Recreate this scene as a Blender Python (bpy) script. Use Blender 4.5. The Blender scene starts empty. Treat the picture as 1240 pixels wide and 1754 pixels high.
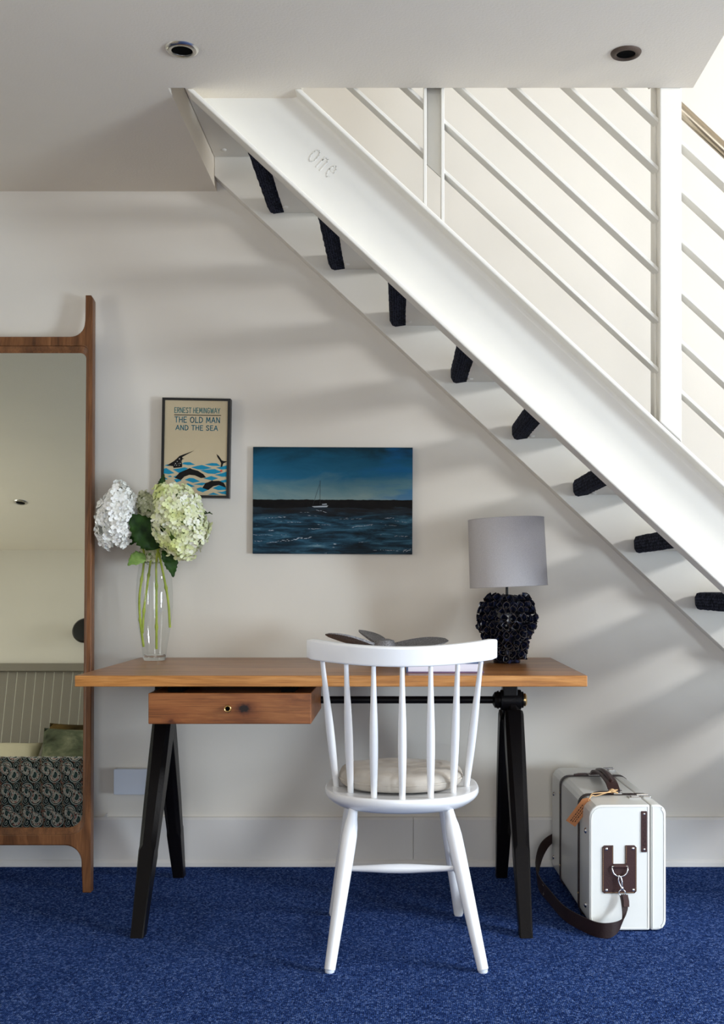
import bpy, bmesh, math, random
from mathutils import Vector, Matrix
R = math.radians
rng = random.Random(7)
SC = bpy.context.scene
COL = SC.collection

# ------------------------------------------------------------------ camera
F = 1924.0                                  # focal length in pixels of the 1240 x 1754 frame
cam_d = bpy.data.cameras.new('camera')
cam = bpy.data.objects.new('camera', cam_d); COL.objects.link(cam)
cam.location = (0, -4.0, 0.998); cam.rotation_euler = (R(90), 0, 0)
cam_d.sensor_fit = 'VERTICAL'; cam_d.sensor_height = 36.0; cam_d.sensor_width = 36.0
cam_d.lens = 36.0 * F / 1754.0
cam_d.shift_x = -69.0 / 1754.0; cam_d.shift_y = 125.0 / 1754.0
cam_d.clip_start = 0.02
SC.camera = cam

# ------------------------------------------------------------------ world, lights, exposure
w = bpy.data.worlds.new('world'); SC.world = w; w.use_nodes = True
w.node_tree.nodes['Background'].inputs[0].default_value = (0.78, 0.88, 1.0, 1)
w.node_tree.nodes['Background'].inputs[1].default_value = 1.0
SC.view_settings.view_transform = 'Standard'; SC.view_settings.look = 'None'
SC.view_settings.gamma = 1.0; SC.view_settings.use_curve_mapping = False
SC.view_settings.exposure = -0.05

def area(name, loc, rot, sx, sy, watts, col):
    l = bpy.data.lights.new(name, 'AREA'); l.shape = 'RECTANGLE'; l.size = sx; l.size_y = sy
    l.energy = watts; l.color = col
    o = bpy.data.objects.new(name, l); COL.objects.link(o)
    o.location = loc; o.rotation_euler = rot
    return o
# daylight at windows right of and behind the camera, plus added fill lamps
WX = 4.6
PW_A, PW_B, PW_C, PW_D, PW_E, PW_F = 215, 0.5, 0.5, 232, 45, 20
area('daylight_slot_window', (WX + 0.03, -2.6, 2.42), (0, R(90), 0), 0.45, 1.6, PW_A, (0.95, 0.975, 1.0))
area('daylight_garden_window', (1.9, -6.02, 1.5), (R(90), 0, 0), 2.4, 2.2, PW_B, (1.0, 0.94, 0.85))
area('fill_roof', (2.4, -2.6, 5.18), (0, 0, 0), 1.6, 2.6, PW_C, (1.0, 0.92, 0.74))  # added lamp to brighten the upper stairwell wall; no roof opening is built
area('daylight_glass_door', (WX + 0.03, -3.95, 0.75), (0, R(90), 0), 1.2, 1.0, PW_D, (0.74, 0.87, 1.0))
area('fill_rear', (0.15, -6.02, 1.05), (R(90), 0, 0), 0.9, 2.0, PW_E, (0.96, 0.98, 1.0))  # unseen fill added to brighten ceiling, stringer and chair back
area('fill_bed_side', (-3.63, -2.7, 1.35), (0, R(-90), 0), 1.3, 1.1, PW_F, (1.0, 0.95, 0.88))  # unseen fill added to brighten the mirrored bed and nearby ceiling

# ------------------------------------------------------------------ node helpers
class G:
    def __init__(s, name):
        s.m = bpy.data.materials.new(name); s.m.use_nodes = True
        s.t = s.m.node_tree; s.b = s.t.nodes['Principled BSDF']; s.o = s.t.nodes['Material Output']
    def n(s, typ, **kw):
        x = s.t.nodes.new(typ)
        for k, v in kw.items(): setattr(x, k, v)
        return x
    def l(s, a, b): s.t.links.new(a, b)
    def inp(s, sock, v):
        if hasattr(v, 'is_output'): s.l(v, sock)
        else: sock.default_value = v
    def math(s, op, a, b=0.0, c=0.0, clamp=False):
        x = s.n('ShaderNodeMath', operation=op); x.use_clamp = clamp
        s.inp(x.inputs[0], a); s.inp(x.inputs[1], b); s.inp(x.inputs[2], c)
        return x.outputs[0]
    def coord(s, which='Object'):
        return s.n('ShaderNodeTexCoord').outputs[which]
    def map(s, vec, scale=(1, 1, 1), loc=(0, 0, 0), rot=(0, 0, 0)):
        x = s.n('ShaderNodeMapping'); s.l(vec, x.inputs[0])
        x.inputs['Scale'].default_value = scale; x.inputs['Location'].default_value = loc; x.inputs['Rotation'].default_value = rot
        return x.outputs[0]
    def noise(s, vec, scale, detail=3.0, rough=0.55, dist=0.0, out='Fac'):
        x = s.n('ShaderNodeTexNoise'); s.l(vec, x.inputs['Vector'])
        x.inputs['Scale'].default_value = scale; x.inputs['Detail'].default_value = detail
        x.inputs['Roughness'].default_value = rough; x.inputs['Distortion'].default_value = dist
        return x.outputs[out]
    def voro(s, vec, scale, feature='F1', out='Distance', rand=1.0):
        x = s.n('ShaderNodeTexVoronoi', feature=feature); s.l(vec, x.inputs['Vector'])
        x.inputs['Scale'].default_value = scale; x.inputs['Randomness'].default_value = rand
        return x.outputs[out]
    def ramp(s, fac, stops, interp='LINEAR'):
        x = s.n('ShaderNodeValToRGB'); s.l(fac, x.inputs[0]); e = x.color_ramp; e.interpolation = interp
        while len(e.elements) < len(stops): e.elements.new(0.5)
        for el, (p, c) in zip(e.elements, stops):
            el.position = p; el.color = (c[0], c[1], c[2], 1)
        return x.outputs[0]
    def mix(s, fac, a, b, mode='MIX'):
        x = s.n('ShaderNodeMix', data_type='RGBA', blend_type=mode)
        s.inp(x.inputs['Factor'], fac)
        for sock, v in ((x.inputs[6], a), (x.inputs[7], b)):
            s.inp(sock, (v[0], v[1], v[2], 1) if isinstance(v, tuple) else v)
        return x.outputs[2]
    def sep(s, vec):
        x = s.n('ShaderNodeSeparateXYZ'); s.l(vec, x.inputs[0]); return x.outputs
    def comb(s, a, b, c=0.0):
        x = s.n('ShaderNodeCombineXYZ')
        for i, v in enumerate((a, b, c)): s.inp(x.inputs[i], v)
        return x.outputs[0]
    def bump(s, h, strength=0.3, dist=0.002):
        x = s.n('ShaderNodeBump'); s.l(h, x.inputs['Height'])
        x.inputs['Strength'].default_value = strength; x.inputs['Distance'].default_value = dist
        s.l(x.outputs[0], s.b.inputs['Normal'])
    def base(s, c):
        s.inp(s.b.inputs['Base Color'], (c[0], c[1], c[2], 1) if isinstance(c, tuple) else c)
    def set(s, rough=None, metal=None, spec=None, sheen=None, coat=None):
        if rough is not None: s.inp(s.b.inputs['Roughness'], rough)
        if metal is not None: s.b.inputs['Metallic'].default_value = metal
        if spec is not None: s.b.inputs['Specular IOR Level'].default_value = spec
        if sheen is not None: s.b.inputs['Sheen Weight'].default_value = sheen
        if coat is not None:
            s.b.inputs['Coat Weight'].default_value = coat; s.b.inputs['Coat Roughness'].default_value = 0.12
        return s

def srgb(r, g, b):
    f = lambda c: (c / 255 / 12.92) if c / 255 <= 0.04045 else ((c / 255 + 0.055) / 1.055) ** 2.4
    return (f(r), f(g), f(b))

def paint(name, col, rough=0.5, bump_scale=60, bump_s=0.15, var=0.04, spec=0.4, coat=None):
    g = G(name); c = g.coord()
    nz = g.noise(c, 3.0, 4)
    dark = tuple(x * (1 - var * 2) for x in col)
    g.base(g.ramp(nz, [(0.3, dark), (0.7, col)]))
    g.set(rough=rough, spec=spec, coat=coat)
    g.bump(g.noise(c, bump_scale, 4), bump_s, 0.0015)
    return g.m

def metal(name, col, rough=0.3, var=0.1):
    g = G(name); c = g.coord()
    g.base(col); g.set(metal=1.0)
    g.set(rough=g.math('MULTIPLY_ADD', g.noise(c, 40, 3), var, rough - var / 2))
    return g.m

def wood(name, c0, c1, c2, axis=0, scale=1.0, rough=0.4, knots=None, coat=0.0):
    g = G(name); c = g.coord()
    sc = [34 * scale] * 3; sc[axis] = 1.6 * scale
    v = g.map(c, tuple(sc))
    warp = g.noise(g.map(c, tuple((2.0 if i == axis else 7.0) for i in range(3))), 1.0, 2, out='Color')
    vv = g.n('ShaderNodeVectorMath', operation='MULTIPLY_ADD')
    g.l(warp, vv.inputs[0]); vv.inputs[1].default_value = (3, 3, 3); g.l(v, vv.inputs[2])
    grain = g.noise(vv.outputs[0], 1.0, 6, 0.62, 0.4)
    fine = g.noise(g.map(c, tuple((9 if i == axis else 420) for i in range(3))), 1.0, 3, 0.6)
    col = g.ramp(grain, [(0.28, c0), (0.5, c1), (0.72, c2)])
    pores = g.ramp(fine, [(0.36, (0.55, 0.5, 0.45)), (0.5, (1, 1, 1))])
    col = g.mix(0.7, col, pores, 'MULTIPLY')
    if knots:
        for (kx, ky, kz, r) in knots:
            d = g.n('ShaderNodeVectorMath', operation='DISTANCE'); 
            m = g.map(c, (0.8, 0.4, 1.15), (0, 0, 0)); g.l(m, d.inputs[0]); d.inputs[1].default_value = (kx * 0.8, ky * 0.4, kz * 1.15)
            dd = g.math('ADD', d.outputs[1], g.math('MULTIPLY', g.math('SUBTRACT', g.noise(c, 90, 3), 0.5), 0.012))
            f = g.ramp(dd, [(0.0, (0.02, 0.012, 0.008)), (r * 0.75, (0.03, 0.014, 0.008)), (r, (0.42, 0.3, 0.22)), (r * 1.6, (0.8, 0.72, 0.66)), (r * 3.2, (1, 1, 1))])
            col = g.mix(1.0, col, f, 'MULTIPLY')
    g.base(col); g.set(rough=rough, spec=0.4, coat=coat)
    g.bump(fine, 0.12, 0.0006)
    return g.m

M = {}
M['wall'] = paint('wall_paint', srgb(228, 222, 211), 0.6, 90, 0.10, 0.015, 0.25)
M['wall_up'] = M['wall']
M['ceil'] = paint('ceiling_paint', srgb(241, 231, 214), 0.75, 140, 0.5, 0.015, 0.2)
M['skirt'] = paint('skirting_gloss', srgb(224, 221, 217), 0.32, 30, 0.06, 0.015)
M['stair'] = paint('steel_white_paint', srgb(232, 228, 218), 0.36, 45, 0.16, 0.02, 0.45)
M['white'] = paint('chair_white_lacquer', srgb(240, 241, 243), 0.22, 25, 0.05, 0.01, 0.5)
M['plastic'] = paint('white_plastic', srgb(220, 227, 238), 0.35, 20, 0.02, 0.01)
M['oak'] = wood('oak_top', srgb(118, 74, 38), srgb(156, 104, 58), srgb(182, 128, 76), 0, 1.0, 0.36, coat=0.12)
M['oak_edge'] = wood('oak_edge', srgb(150, 96, 44), srgb(184, 124, 62), srgb(206, 150, 86), 0, 1.3, 0.42)
M['drawer'] = wood('drawer_oak', srgb(98, 54, 24), srgb(138, 82, 42), srgb(162, 104, 58), 0, 1.2, 0.42,
                   knots=[(0.042, -0.4, 0.0, 0.016), (-0.165, -0.4, -0.036, 0.008)])
M['walnut'] = wood('mirror_walnut', srgb(76, 45, 24), srgb(116, 74, 42), srgb(148, 100, 62), 2, 1.0, 0.4)
M['iron'] = paint('cast_iron', (0.006, 0.005, 0.0055), 0.38, 160, 0.5, 0.2, 0.14)
M['brass'] = metal('brass', (0.72, 0.52, 0.24), 0.28)
M['steel'] = metal('polished_steel', (0.72, 0.71, 0.70), 0.22)
M['chrome'] = metal('downlight_chrome', (0.62, 0.60, 0.56), 0.25)
M['bronze'] = metal('bronze_tube', (0.42, 0.36, 0.28), 0.3)
M['rust'] = paint('rusty_rim', (0.10, 0.065, 0.045), 0.6, 200, 0.5, 0.3)
M['black'] = paint('black_lacquer', (0.008, 0.008, 0.008), 0.4, 60, 0.1, 0.1)
M['recess_shade'] = paint('recess_shade_black', (0.002, 0.002, 0.002), 0.9, 60, 0.1, 0.1, 0.05)  # near-black stands in for shade in lamp wells, knob hole and drawer gap
M['leather'] = paint('brown_leather', srgb(66, 40, 38), 0.45, 260, 0.4, 0.12, 0.4)
M['strapbk'] = paint('dark_strap', srgb(45, 28, 27), 0.5, 240, 0.4, 0.12, 0.35)
M['case'] = paint('case_ivory', srgb(236, 237, 232), 0.24, 12, 0.03, 0.01, 0.5)
M['seam'] = paint('case_seam', srgb(120, 116, 110), 0.4, 30, 0.05, 0.02)
M['tag'] = paint('kraft_tag', srgb(190, 128, 84), 0.7, 120, 0.2, 0.05, 0.2)
M['ink'] = paint('tag_ink', srgb(50, 28, 18), 0.7, 60, 0.05, 0.05)
M['twine'] = paint('twine', srgb(214, 176, 128), 0.8, 300, 0.4, 0.05)
M['shade'] = None
g = G('lamp_shade_linen'); c = g.coord()
g.base(g.ramp(g.noise(g.map(c, (260, 260, 600)), 1.0, 2), [(0.3, srgb(184, 181, 182)), (0.7, srgb(197, 194, 195))])); g.set(rough=0.85, spec=0.1)
g.bump(g.noise(g.map(c, (500, 500, 900)), 1.0, 2), 0.1, 0.0006); M['shade'] = g.m

# carpet
g = G('blue_loop_carpet'); c = g.coord()
vd = g.voro(g.map(c, (1, 0.8, 1)), 210, rand=0.75)
vc = g.voro(g.map(c, (1, 0.8, 1)), 210, out='Color', rand=0.75)
fl = g.noise(c, 330, 2, 0.6)
big = g.noise(c, 2.2, 4, 0.6)
sp = g.sep(vc)
tone = g.math('ADD', g.math('MULTIPLY', sp[0], 0.55), g.math('MULTIPLY', fl, 0.6))
col = g.ramp(tone, [(0.2, srgb(20, 32, 70)), (0.5, srgb(39, 60, 112)), (0.72, srgb(56, 82, 140)), (0.92, srgb(112, 134, 184))])
col = g.mix(0.35, col, g.ramp(big, [(0.3, (0.55, 0.55, 0.58)), (0.7, (1.0, 1.0, 1.0))]), 'MULTIPLY')
g.base(col); g.set(rough=1.0, spec=0.0)
g.bump(g.math('SUBTRACT', g.math('MULTIPLY', fl, 0.6), vd), 0.9, 0.004)
M['carpet'] = g.m

# knitted dark stair carpet
g = G('stair_carpet'); c = g.coord()
wv = g.voro(g.map(c, (1, 1, 0.8)), 130, rand=0.5)
g.base(g.ramp(wv, [(0.1, srgb(66, 71, 90)), (0.6, srgb(18, 20, 30))])); g.set(rough=0.95, spec=0.05)
g.bump(wv, -1.0, 0.006); M['tread_carpet'] = g.m

# chair cushion
g = G('stone_linen'); c = g.coord()
g.base(g.ramp(g.noise(c, 6, 4), [(0.3, srgb(168, 160, 150)), (0.7, srgb(188, 181, 171))])); g.set(rough=0.8, spec=0.2, sheen=0.1)
g.bump(g.noise(c, 14, 2, 0.4, 0.6), 0.5, 0.02); M['cushion'] = g.m

# mirror glass
g = G('mirror_silver'); g.base((0.66, 0.69, 0.63)); g.set(rough=0.01, metal=1.0); M['mirror'] = g.m

# thin clear glass
def thin_glass(name, tint, f0):
    g = G(name); g.t.nodes.remove(g.b)
    tr = g.n('ShaderNodeBsdfTransparent'); tr.inputs[0].default_value = (*tint, 1)
    gl = g.n('ShaderNodeBsdfGlossy'); gl.inputs['Roughness'].default_value = 0.02
    lw = g.n('ShaderNodeLayerWeight'); lw.inputs[0].default_value = 0.5
    fr_ = g.math('MULTIPLY_ADD', g.math('POWER', lw.outputs['Facing'], 5.0), f0, 0.04)
    mx = g.n('ShaderNodeMixShader'); g.l(fr_, mx.inputs[0]); g.l(tr.outputs[0], mx.inputs[1]); g.l(gl.outputs[0], mx.inputs[2])
    g.l(mx.outputs[0], g.o.inputs[0]); return g.m
M['glass'] = thin_glass('vase_glass', (0.955, 0.968, 0.965), 0.55)
M['pane'] = thin_glass('window_pane', (0.95, 0.97, 0.97), 0.6)

# foliage
def leafmat(name, a, b):
    g = G(name); c = g.coord('Object')
    col = g.ramp(g.noise(c, 30, 4), [(0.3, a), (0.7, b)])
    g.base(col); g.set(rough=0.55, spec=0.15); g.bump(g.noise(c, 120, 3), 0.3, 0.002); return g.m
M['leaf'] = leafmat('leaf_dark', srgb(20, 40, 13), srgb(44, 76, 24))
M['leaf2'] = leafmat('leaf_light', srgb(92, 124, 56), srgb(138, 166, 92))
M['stem'] = leafmat('stem_green', srgb(134, 150, 50), srgb(176, 188, 84))
def petalmat(name, cols, green):
    g = G(name); geo = g.n('ShaderNodeNewGeometry'); c = g.coord()
    col = g.ramp(geo.outputs['Random Per Island'], [(0.0, cols[0]), (0.5, cols[1]), (1.0, cols[2])])
    if green:
        f = g.ramp(g.noise(c, 9, 2), [(0.46, (0, 0, 0)), (0.66, (0.85, 0.85, 0.85))])
        col = g.mix(f, col, green)
    g.base(col); g.set(rough=0.6, spec=0.2)
    g.b.inputs['Subsurface Weight'].default_value = 0.0
    return g.m
M['pet_white'] = petalmat('petal_white', [srgb(232, 232, 224), srgb(246, 246, 240), srgb(253, 253, 250)], None)
M['pet_green'] = petalmat('petal_lime', [srgb(220, 226, 172), srgb(238, 240, 206), srgb(250, 250, 238)], srgb(212, 222, 134))
M['pet_cream'] = petalmat('petal_cream', [srgb(196, 200, 160), srgb(214, 216, 180), srgb(226, 226, 200)], None)

# lamp ceramic
g = G('black_glaze_highlights'); c = g.coord()
g.base(g.ramp(g.noise(c, 45, 3), [(0.45, (0.004, 0.004, 0.006)), (0.60, (0.011, 0.016, 0.045)), (0.76, (0.05, 0.075, 0.22))])); g.set(rough=0.16, spec=0.6)  # blue ramp stops paint highlights onto the black glaze
M['glaze'] = g.m
M['rim'] = paint('bare_glaze_rim', srgb(74, 64, 58), 0.4, 200, 0.2, 0.2)

# propeller cast metal
g = G('sand_cast_metal'); c = g.coord()
g.base(g.ramp(g.noise(c, 320, 3, 0.8), [(0.35, srgb(74, 72, 72)), (0.55, srgb(128, 126, 128)), (0.75, srgb(196, 194, 198))])); g.set(rough=0.5, metal=0.3)
g.bump(g.noise(c, 300, 3), 0.6, 0.002); M['cast'] = g.m

# ------------------------------------------------------------------ mesh helpers
class MB:
    def __init__(s): s.v = []; s.f = []; s.mi = []; s.uv = None
    def add(s, vs, fs, mi=0):
        o = len(s.v); s.v += [tuple(p) for p in vs]; s.f += [tuple(i + o for i in f) for f in fs]; s.mi += [mi] * len(fs); return s
    def box(s, a, b, mi=0):
        (x0, y0, z0), (x1, y1, z1) = a, b
        vs = [(x0, y0, z0), (x1, y0, z0), (x1, y1, z0), (x0, y1, z0), (x0, y0, z1), (x1, y0, z1), (x1, y1, z1), (x0, y1, z1)]
        return s.add(vs, [(0, 3, 2, 1), (4, 5, 6, 7), (0, 1, 5, 4), (1, 2, 6, 5), (2, 3, 7, 6), (3, 0, 4, 7)], mi)
    def prism(s, poly, axis, a, b, mi=0):
        # poly: 2D points in the plane normal to axis (axis y: (x,z), axis x: (y,z), axis z: (x,y))
        def P(p, t): return {'x': (t, p[0], p[1]), 'y': (p[0], t, p[1]), 'z': (p[0], p[1], t)}[axis]
        n = len(poly)
        vs = [P(p, a) for p in poly] + [P(p, b) for p in poly]
        fs = [tuple(range(n)), tuple(range(2 * n - 1, n - 1, -1))] + [(i, i + n, (i + 1) % n + n, (i + 1) % n) for i in range(n)]
        return s.add(vs, fs, mi)
    def tube(s, pts, rad, n=10, cap=True, mi=0, closed=False):
        pts = [Vector(p) for p in pts]; m = len(pts)
        if not hasattr(rad, '__len__'): rad = [rad] * m
        ref = None; rings = []
        for i in range(m):
            if closed: t = pts[(i + 1) % m] - pts[i - 1]
            else: t = pts[min(i + 1, m - 1)] - pts[max(i - 1, 0)]
            t.normalize()
            if ref is None: ref = Vector((0, 0, 1)) if abs(t.z) < 0.9 else Vector((1, 0, 0))
            a = (ref - t * ref.dot(t)).normalized(); b = t.cross(a); ref = a
            rings.append([pts[i] + (a * math.cos(2 * math.pi * k / n) + b * math.sin(2 * math.pi * k / n)) * rad[i] for k in range(n)])
        vs = [p for r in rings for p in r]; fs = []
        for i in range(m if closed else m - 1):
            j = (i + 1) % m
            for k in range(n):
                fs.append((i * n + k, i * n + (k + 1) % n, j * n + (k + 1) % n, j * n + k))
        if cap and not closed: fs += [tuple(range(n - 1, -1, -1)), tuple(range((m - 1) * n, m * n))]
        return s.add(vs, fs, mi)
    def lathe(s, prof, n=32, c=(0, 0), closed_prof=False, mi=0, caps=True):
        vs = []; fs = []; m = len(prof)
        for (r, z) in prof:
            for k in range(n):
                a = 2 * math.pi * k / n; vs.append((c[0] + r * math.cos(a), c[1] + r * math.sin(a), z))
        for i in range(m if closed_prof else m - 1):
            j = (i + 1) % m
            for k in range(n):
                fs.append((i * n + k, i * n + (k + 1) % n, j * n + (k + 1) % n, j * n + k))
        if caps and not closed_prof: fs += [tuple(range(n - 1, -1, -1)), tuple(range((m - 1) * n, m * n))]
        return s.add(vs, fs, mi)
    def loft(s, rings, cap=True, mi=0):
        n = len(rings[0]); vs = [p for r in rings for p in r]; fs = []
        for i in range(len(rings) - 1):
            for k in range(n):
                fs.append((i * n + k, i * n + (k + 1) % n, (i + 1) * n + (k + 1) % n, (i + 1) * n + k))
        if cap: fs += [tuple(range(n - 1, -1, -1)), tuple(range((len(rings) - 1) * n, len(rings) * n))]
        return s.add(vs, fs, mi)
    def ribbon(s, pts, widthvec, thick, mi=0):
        # strap along pts; widthvec a vector or list of vectors
        pts = [Vector(p) for p in pts]; m = len(pts); rings = []
        for i in range(m):
            wv = Vector(widthvec[i]) if isinstance(widthvec, list) else Vector(widthvec)
            t = (pts[min(i + 1, m - 1)] - pts[max(i - 1, 0)]).normalized()
            nn = t.cross(wv).normalized() * thick / 2
            rings.append([pts[i] - wv / 2 - nn, pts[i] + wv / 2 - nn, pts[i] + wv / 2 + nn, pts[i] - wv / 2 + nn])
        return s.loft(rings, True, mi)
    def xf(s, mat):
        s.v = [tuple(mat @ Vector(p)) for p in s.v]; return s
    def mesh(s, name, mats, smooth=35, off=(0, 0, 0)):
        me = bpy.data.meshes.new(name)
        me.from_pydata([(p[0] - off[0], p[1] - off[1], p[2] - off[2]) for p in s.v], [], s.f)
        mats = mats if isinstance(mats, (list, tuple)) else [mats]
        for mt in mats: me.materials.append(M[mt] if isinstance(mt, str) else mt)
        for p, i in zip(me.polygons, s.mi): p.material_index = i
        bm = bmesh.new(); bm.from_mesh(me)
        bmesh.ops.recalc_face_normals(bm, faces=bm.faces); bm.to_mesh(me); bm.free()
        if smooth:
            me.polygons.foreach_set('use_smooth', [True] * len(me.polygons))
            me.set_sharp_from_angle(angle=R(smooth))
        me.update(); return me

def crom(pts, n=8):
    P = [Vector(p) for p in pts]; out = []
    for i in range(len(P) - 1):
        p0, p1, p2, p3 = P[max(i - 1, 0)], P[i], P[i + 1], P[min(i + 2, len(P) - 1)]
        for k in range(n):
            t = k / n
            out.append(0.5 * ((2 * p1) + (p2 - p0) * t + (2 * p0 - 5 * p1 + 4 * p2 - p3) * t * t + (3 * p1 - p0 - 3 * p2 + p3) * t ** 3))
    out.append(P[-1]); return out

def tag(o, label=None, cat=None, group=None, kind=None):
    if label: o['label'] = label
    if cat: o['category'] = cat
    if group: o['group'] = group
    if kind: o['kind'] = kind
    return o
def link(name, data, parent=None, loc=(0, 0, 0), rot=(0, 0, 0)):
    o = bpy.data.objects.new(name, data); COL.objects.link(o)
    o.location = loc; o.rotation_euler = rot
    if parent: o.parent = parent
    return o
def thing(name, label, cat, loc=(0, 0, 0), rot=(0, 0, 0), group=None):
    o = link(name, None, None, loc, rot); o.empty_display_size = 0.05
    return tag(o, label, cat, group)
def origin(o):
    while o.parent: o = o.parent
    return tuple(o.location)
def part(name, mb, mats, parent, world=True, smooth=35, bevel=0, seg=2, label=None):
    """world=True: mb is given in world coordinates of an unrotated thing"""
    me = mb.mesh(name, mats, smooth, origin(parent) if world else (0, 0, 0))
    o = link(name, me, parent)
    if bevel: bev(o, bevel, seg)
    if label: o['label'] = label
    return o
def bev(o, wd, seg=2):
    m = o.modifiers.new('bevel', 'BEVEL'); m.width = wd; m.segments = seg; m.limit_method = 'ANGLE'; m.angle_limit = R(35); m.harden_normals = False
def struct(name, mb, mats, smooth=0, bevel=0, label=None):
    o = link(name, mb.mesh(name, mats, smooth)); o['kind'] = 'structure'
    if bevel: bev(o, bevel)
    return o
def rrect(x0, z0, x1, z1, r, n=5, corners=(1, 1, 1, 1)):
    # corners: bottom-left, bottom-right, top-right, top-left
    out = []
    cs = [((x0, z0), (1, 1), 180), ((x1, z0), (-1, 1), 270), ((x1, z1), (-1, -1), 0), ((x0, z1), (1, -1), 90)]
    for (p, d, a0), on in zip(cs, corners):
        if not on: out.append(p); continue
        cx, cz = p[0] + d[0] * r, p[1] + d[1] * r
        for k in range(n + 1):
            a = R(a0 + 90 * k / n); out.append((cx + r * math.cos(a), cz + r * math.sin(a)))
    return out

# stroke lettering -----------------------------------------------------------
GL = {
 'E': (0.55, [[(0.5, 1), (0.05, 1), (0.05, 0), (0.52, 0)], [(0.05, 0.52), (0.44, 0.52)]]),
 'R': (0.6, [[(0.05, 0), (0.05, 1), (0.4, 1), (0.52, 0.86), (0.52, 0.66), (0.38, 0.52), (0.06, 0.5)], [(0.3, 0.5), (0.56, 0)]]),
 'N': (0.66, [[(0.06, 0), (0.06, 1), (0.58, 0), (0.58, 1)]]),
 'S': (0.58, [[(0.52, 0.86), (0.4, 0.99), (0.18, 0.99), (0.06, 0.86), (0.08, 0.66), (0.46, 0.38), (0.5, 0.18), (0.38, 0.01), (0.16, 0.01), (0.04, 0.14)]]),
 'T': (0.6, [[(0.0, 1), (0.6, 1)], [(0.3, 1), (0.3, 0)]]),
 'H': (0.64, [[(0.06, 0), (0.06, 1)], [(0.56, 0), (0.56, 1)], [(0.06, 0.5), (0.56, 0.5)]]),
 'M': (0.78, [[(0.04, 0), (0.12, 1), (0.38, 0.25), (0.64, 1), (0.72, 0)]]),
 'I': (0.18, [[(0.09, 0), (0.09, 1)]]),
 'G': (0.66, [[(0.56, 0.84), (0.42, 0.99), (0.2, 0.97), (0.06, 0.72), (0.06, 0.28), (0.2, 0.03), (0.44, 0.01), (0.57, 0.18), (0.57, 0.45), (0.34, 0.45)]]),
 'W': (0.86, [[(0.02, 1), (0.2, 0), (0.42, 0.85), (0.64, 0), (0.82, 1)]]),
 'A': (0.68, [[(0.0, 0), (0.34, 1), (0.66, 0)], [(0.12, 0.34), (0.55, 0.34)]]),
 'Y': (0.62, [[(0.0, 1), (0.3, 0.48), (0.6, 1)], [(0.3, 0.48), (0.3, 0)]]),
 'O': (0.76, [[(0.38 + 0.32 * math.cos(k * math.pi / 6), 0.5 + 0.5 * math.sin(k * math.pi / 6)) for k in range(13)]]),
 'L': (0.52, [[(0.06, 1), (0.06, 0), (0.5, 0)]]),
 'D': (0.66, [[(0.06, 0), (0.06, 1), (0.32, 0.98), (0.54, 0.8), (0.6, 0.5), (0.54, 0.2), (0.32, 0.02), (0.06, 0)]]),
 'o': (0.62, [[(0.3 + 0.26 * math.cos(k * math.pi / 6), 0.32 + 0.32 * math.sin(k * math.pi / 6)) for k in range(13)]]),
 'n': (0.6, [[(0.06, 0), (0.06, 0.62)], [(0.06, 0.42), (0.18, 0.6), (0.36, 0.62), (0.46, 0.5), (0.46, 0)]]),
 'e': (0.6, [[(0.06, 0.34), (0.52, 0.34), (0.48, 0.52), (0.3, 0.63), (0.12, 0.54), (0.05, 0.32), (0.12, 0.1), (0.3, 0.0), (0.5, 0.1)]]),
}
def strokes(mb, text, x0, z0, width, height, sw, y, dy, gap=0.16, space=0.42, wob=0.0, plane=None):
    """draw text as raised strokes in the XZ plane, facing -Y, fitted to width"""
    tot = 0
    for ch in text: tot += space if ch == ' ' else GL[ch][0] + gap
    tot -= gap
    sx = width / tot; cx = x0
    for ch in text:
        if ch == ' ': cx += space * sx; continue
        w_, ls = GL[ch]; jz = rng.uniform(-wob, wob) * height
        for ln in ls:
            P = [Vector((cx + p[0] * sx, z0 + jz + p[1] * height)) for p in ln]
            for a, b in zip(P[:-1], P[1:]):
                d = (b - a)
                if d.length < 1e-6: continue
                d.normalize(); nn = Vector((-d.y, d.x)) * sw / 2; e = d * sw * 0.35
                q = [a - e - nn, b + e - nn, b + e + nn, a - e + nn]
                mb.prism([(p.x, p.y) for p in q], 'y', y, y - dy)
        cx += (w_ + gap) * sx
    return mb

# ================================================================== THE ROOM
ZC = 2.4
XL, XR, YR1, YR2, ZT = -3.6, WX, -4.09, -6.0, 5.2
OX0, OX1, OY = -0.66, 0.82, -0.832          # stairwell opening edges
mb = MB(); mb.box((XL - .1, YR2 - .1, -0.1), (XR + .1, 0.0, 0)); struct('floor', mb, 'carpet')
mb = MB(); mb.box((XL - .1, 0, 0), (XR + .1, 0.15, ZT)); struct('wall_back', mb, 'wall')
mb = MB(); mb.box((XL, YR1 - .1, 0), (-0.45, YR1, ZC)); mb.box((-0.55, YR2, 0), (-0.45, YR1 - .1, ZC)); struct('wall_rear', mb, 'wall')
mb = MB().prism([(XL, YR2), (OX1, YR2), (OX1, OY), (-0.285, OY), (-0.285, -0.757), (-0.612, -0.757), (-0.612, OY), (OX0, OY), (OX0, 0), (XL, 0)], 'z', ZC, ZC + 0.2)
struct('ceiling', mb, 'ceil')
mb = MB(); mb.box((XL, YR2, ZT), (XR, 0.15, ZT + .1)); struct('ceiling_upper', mb, 'ceil')

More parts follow.
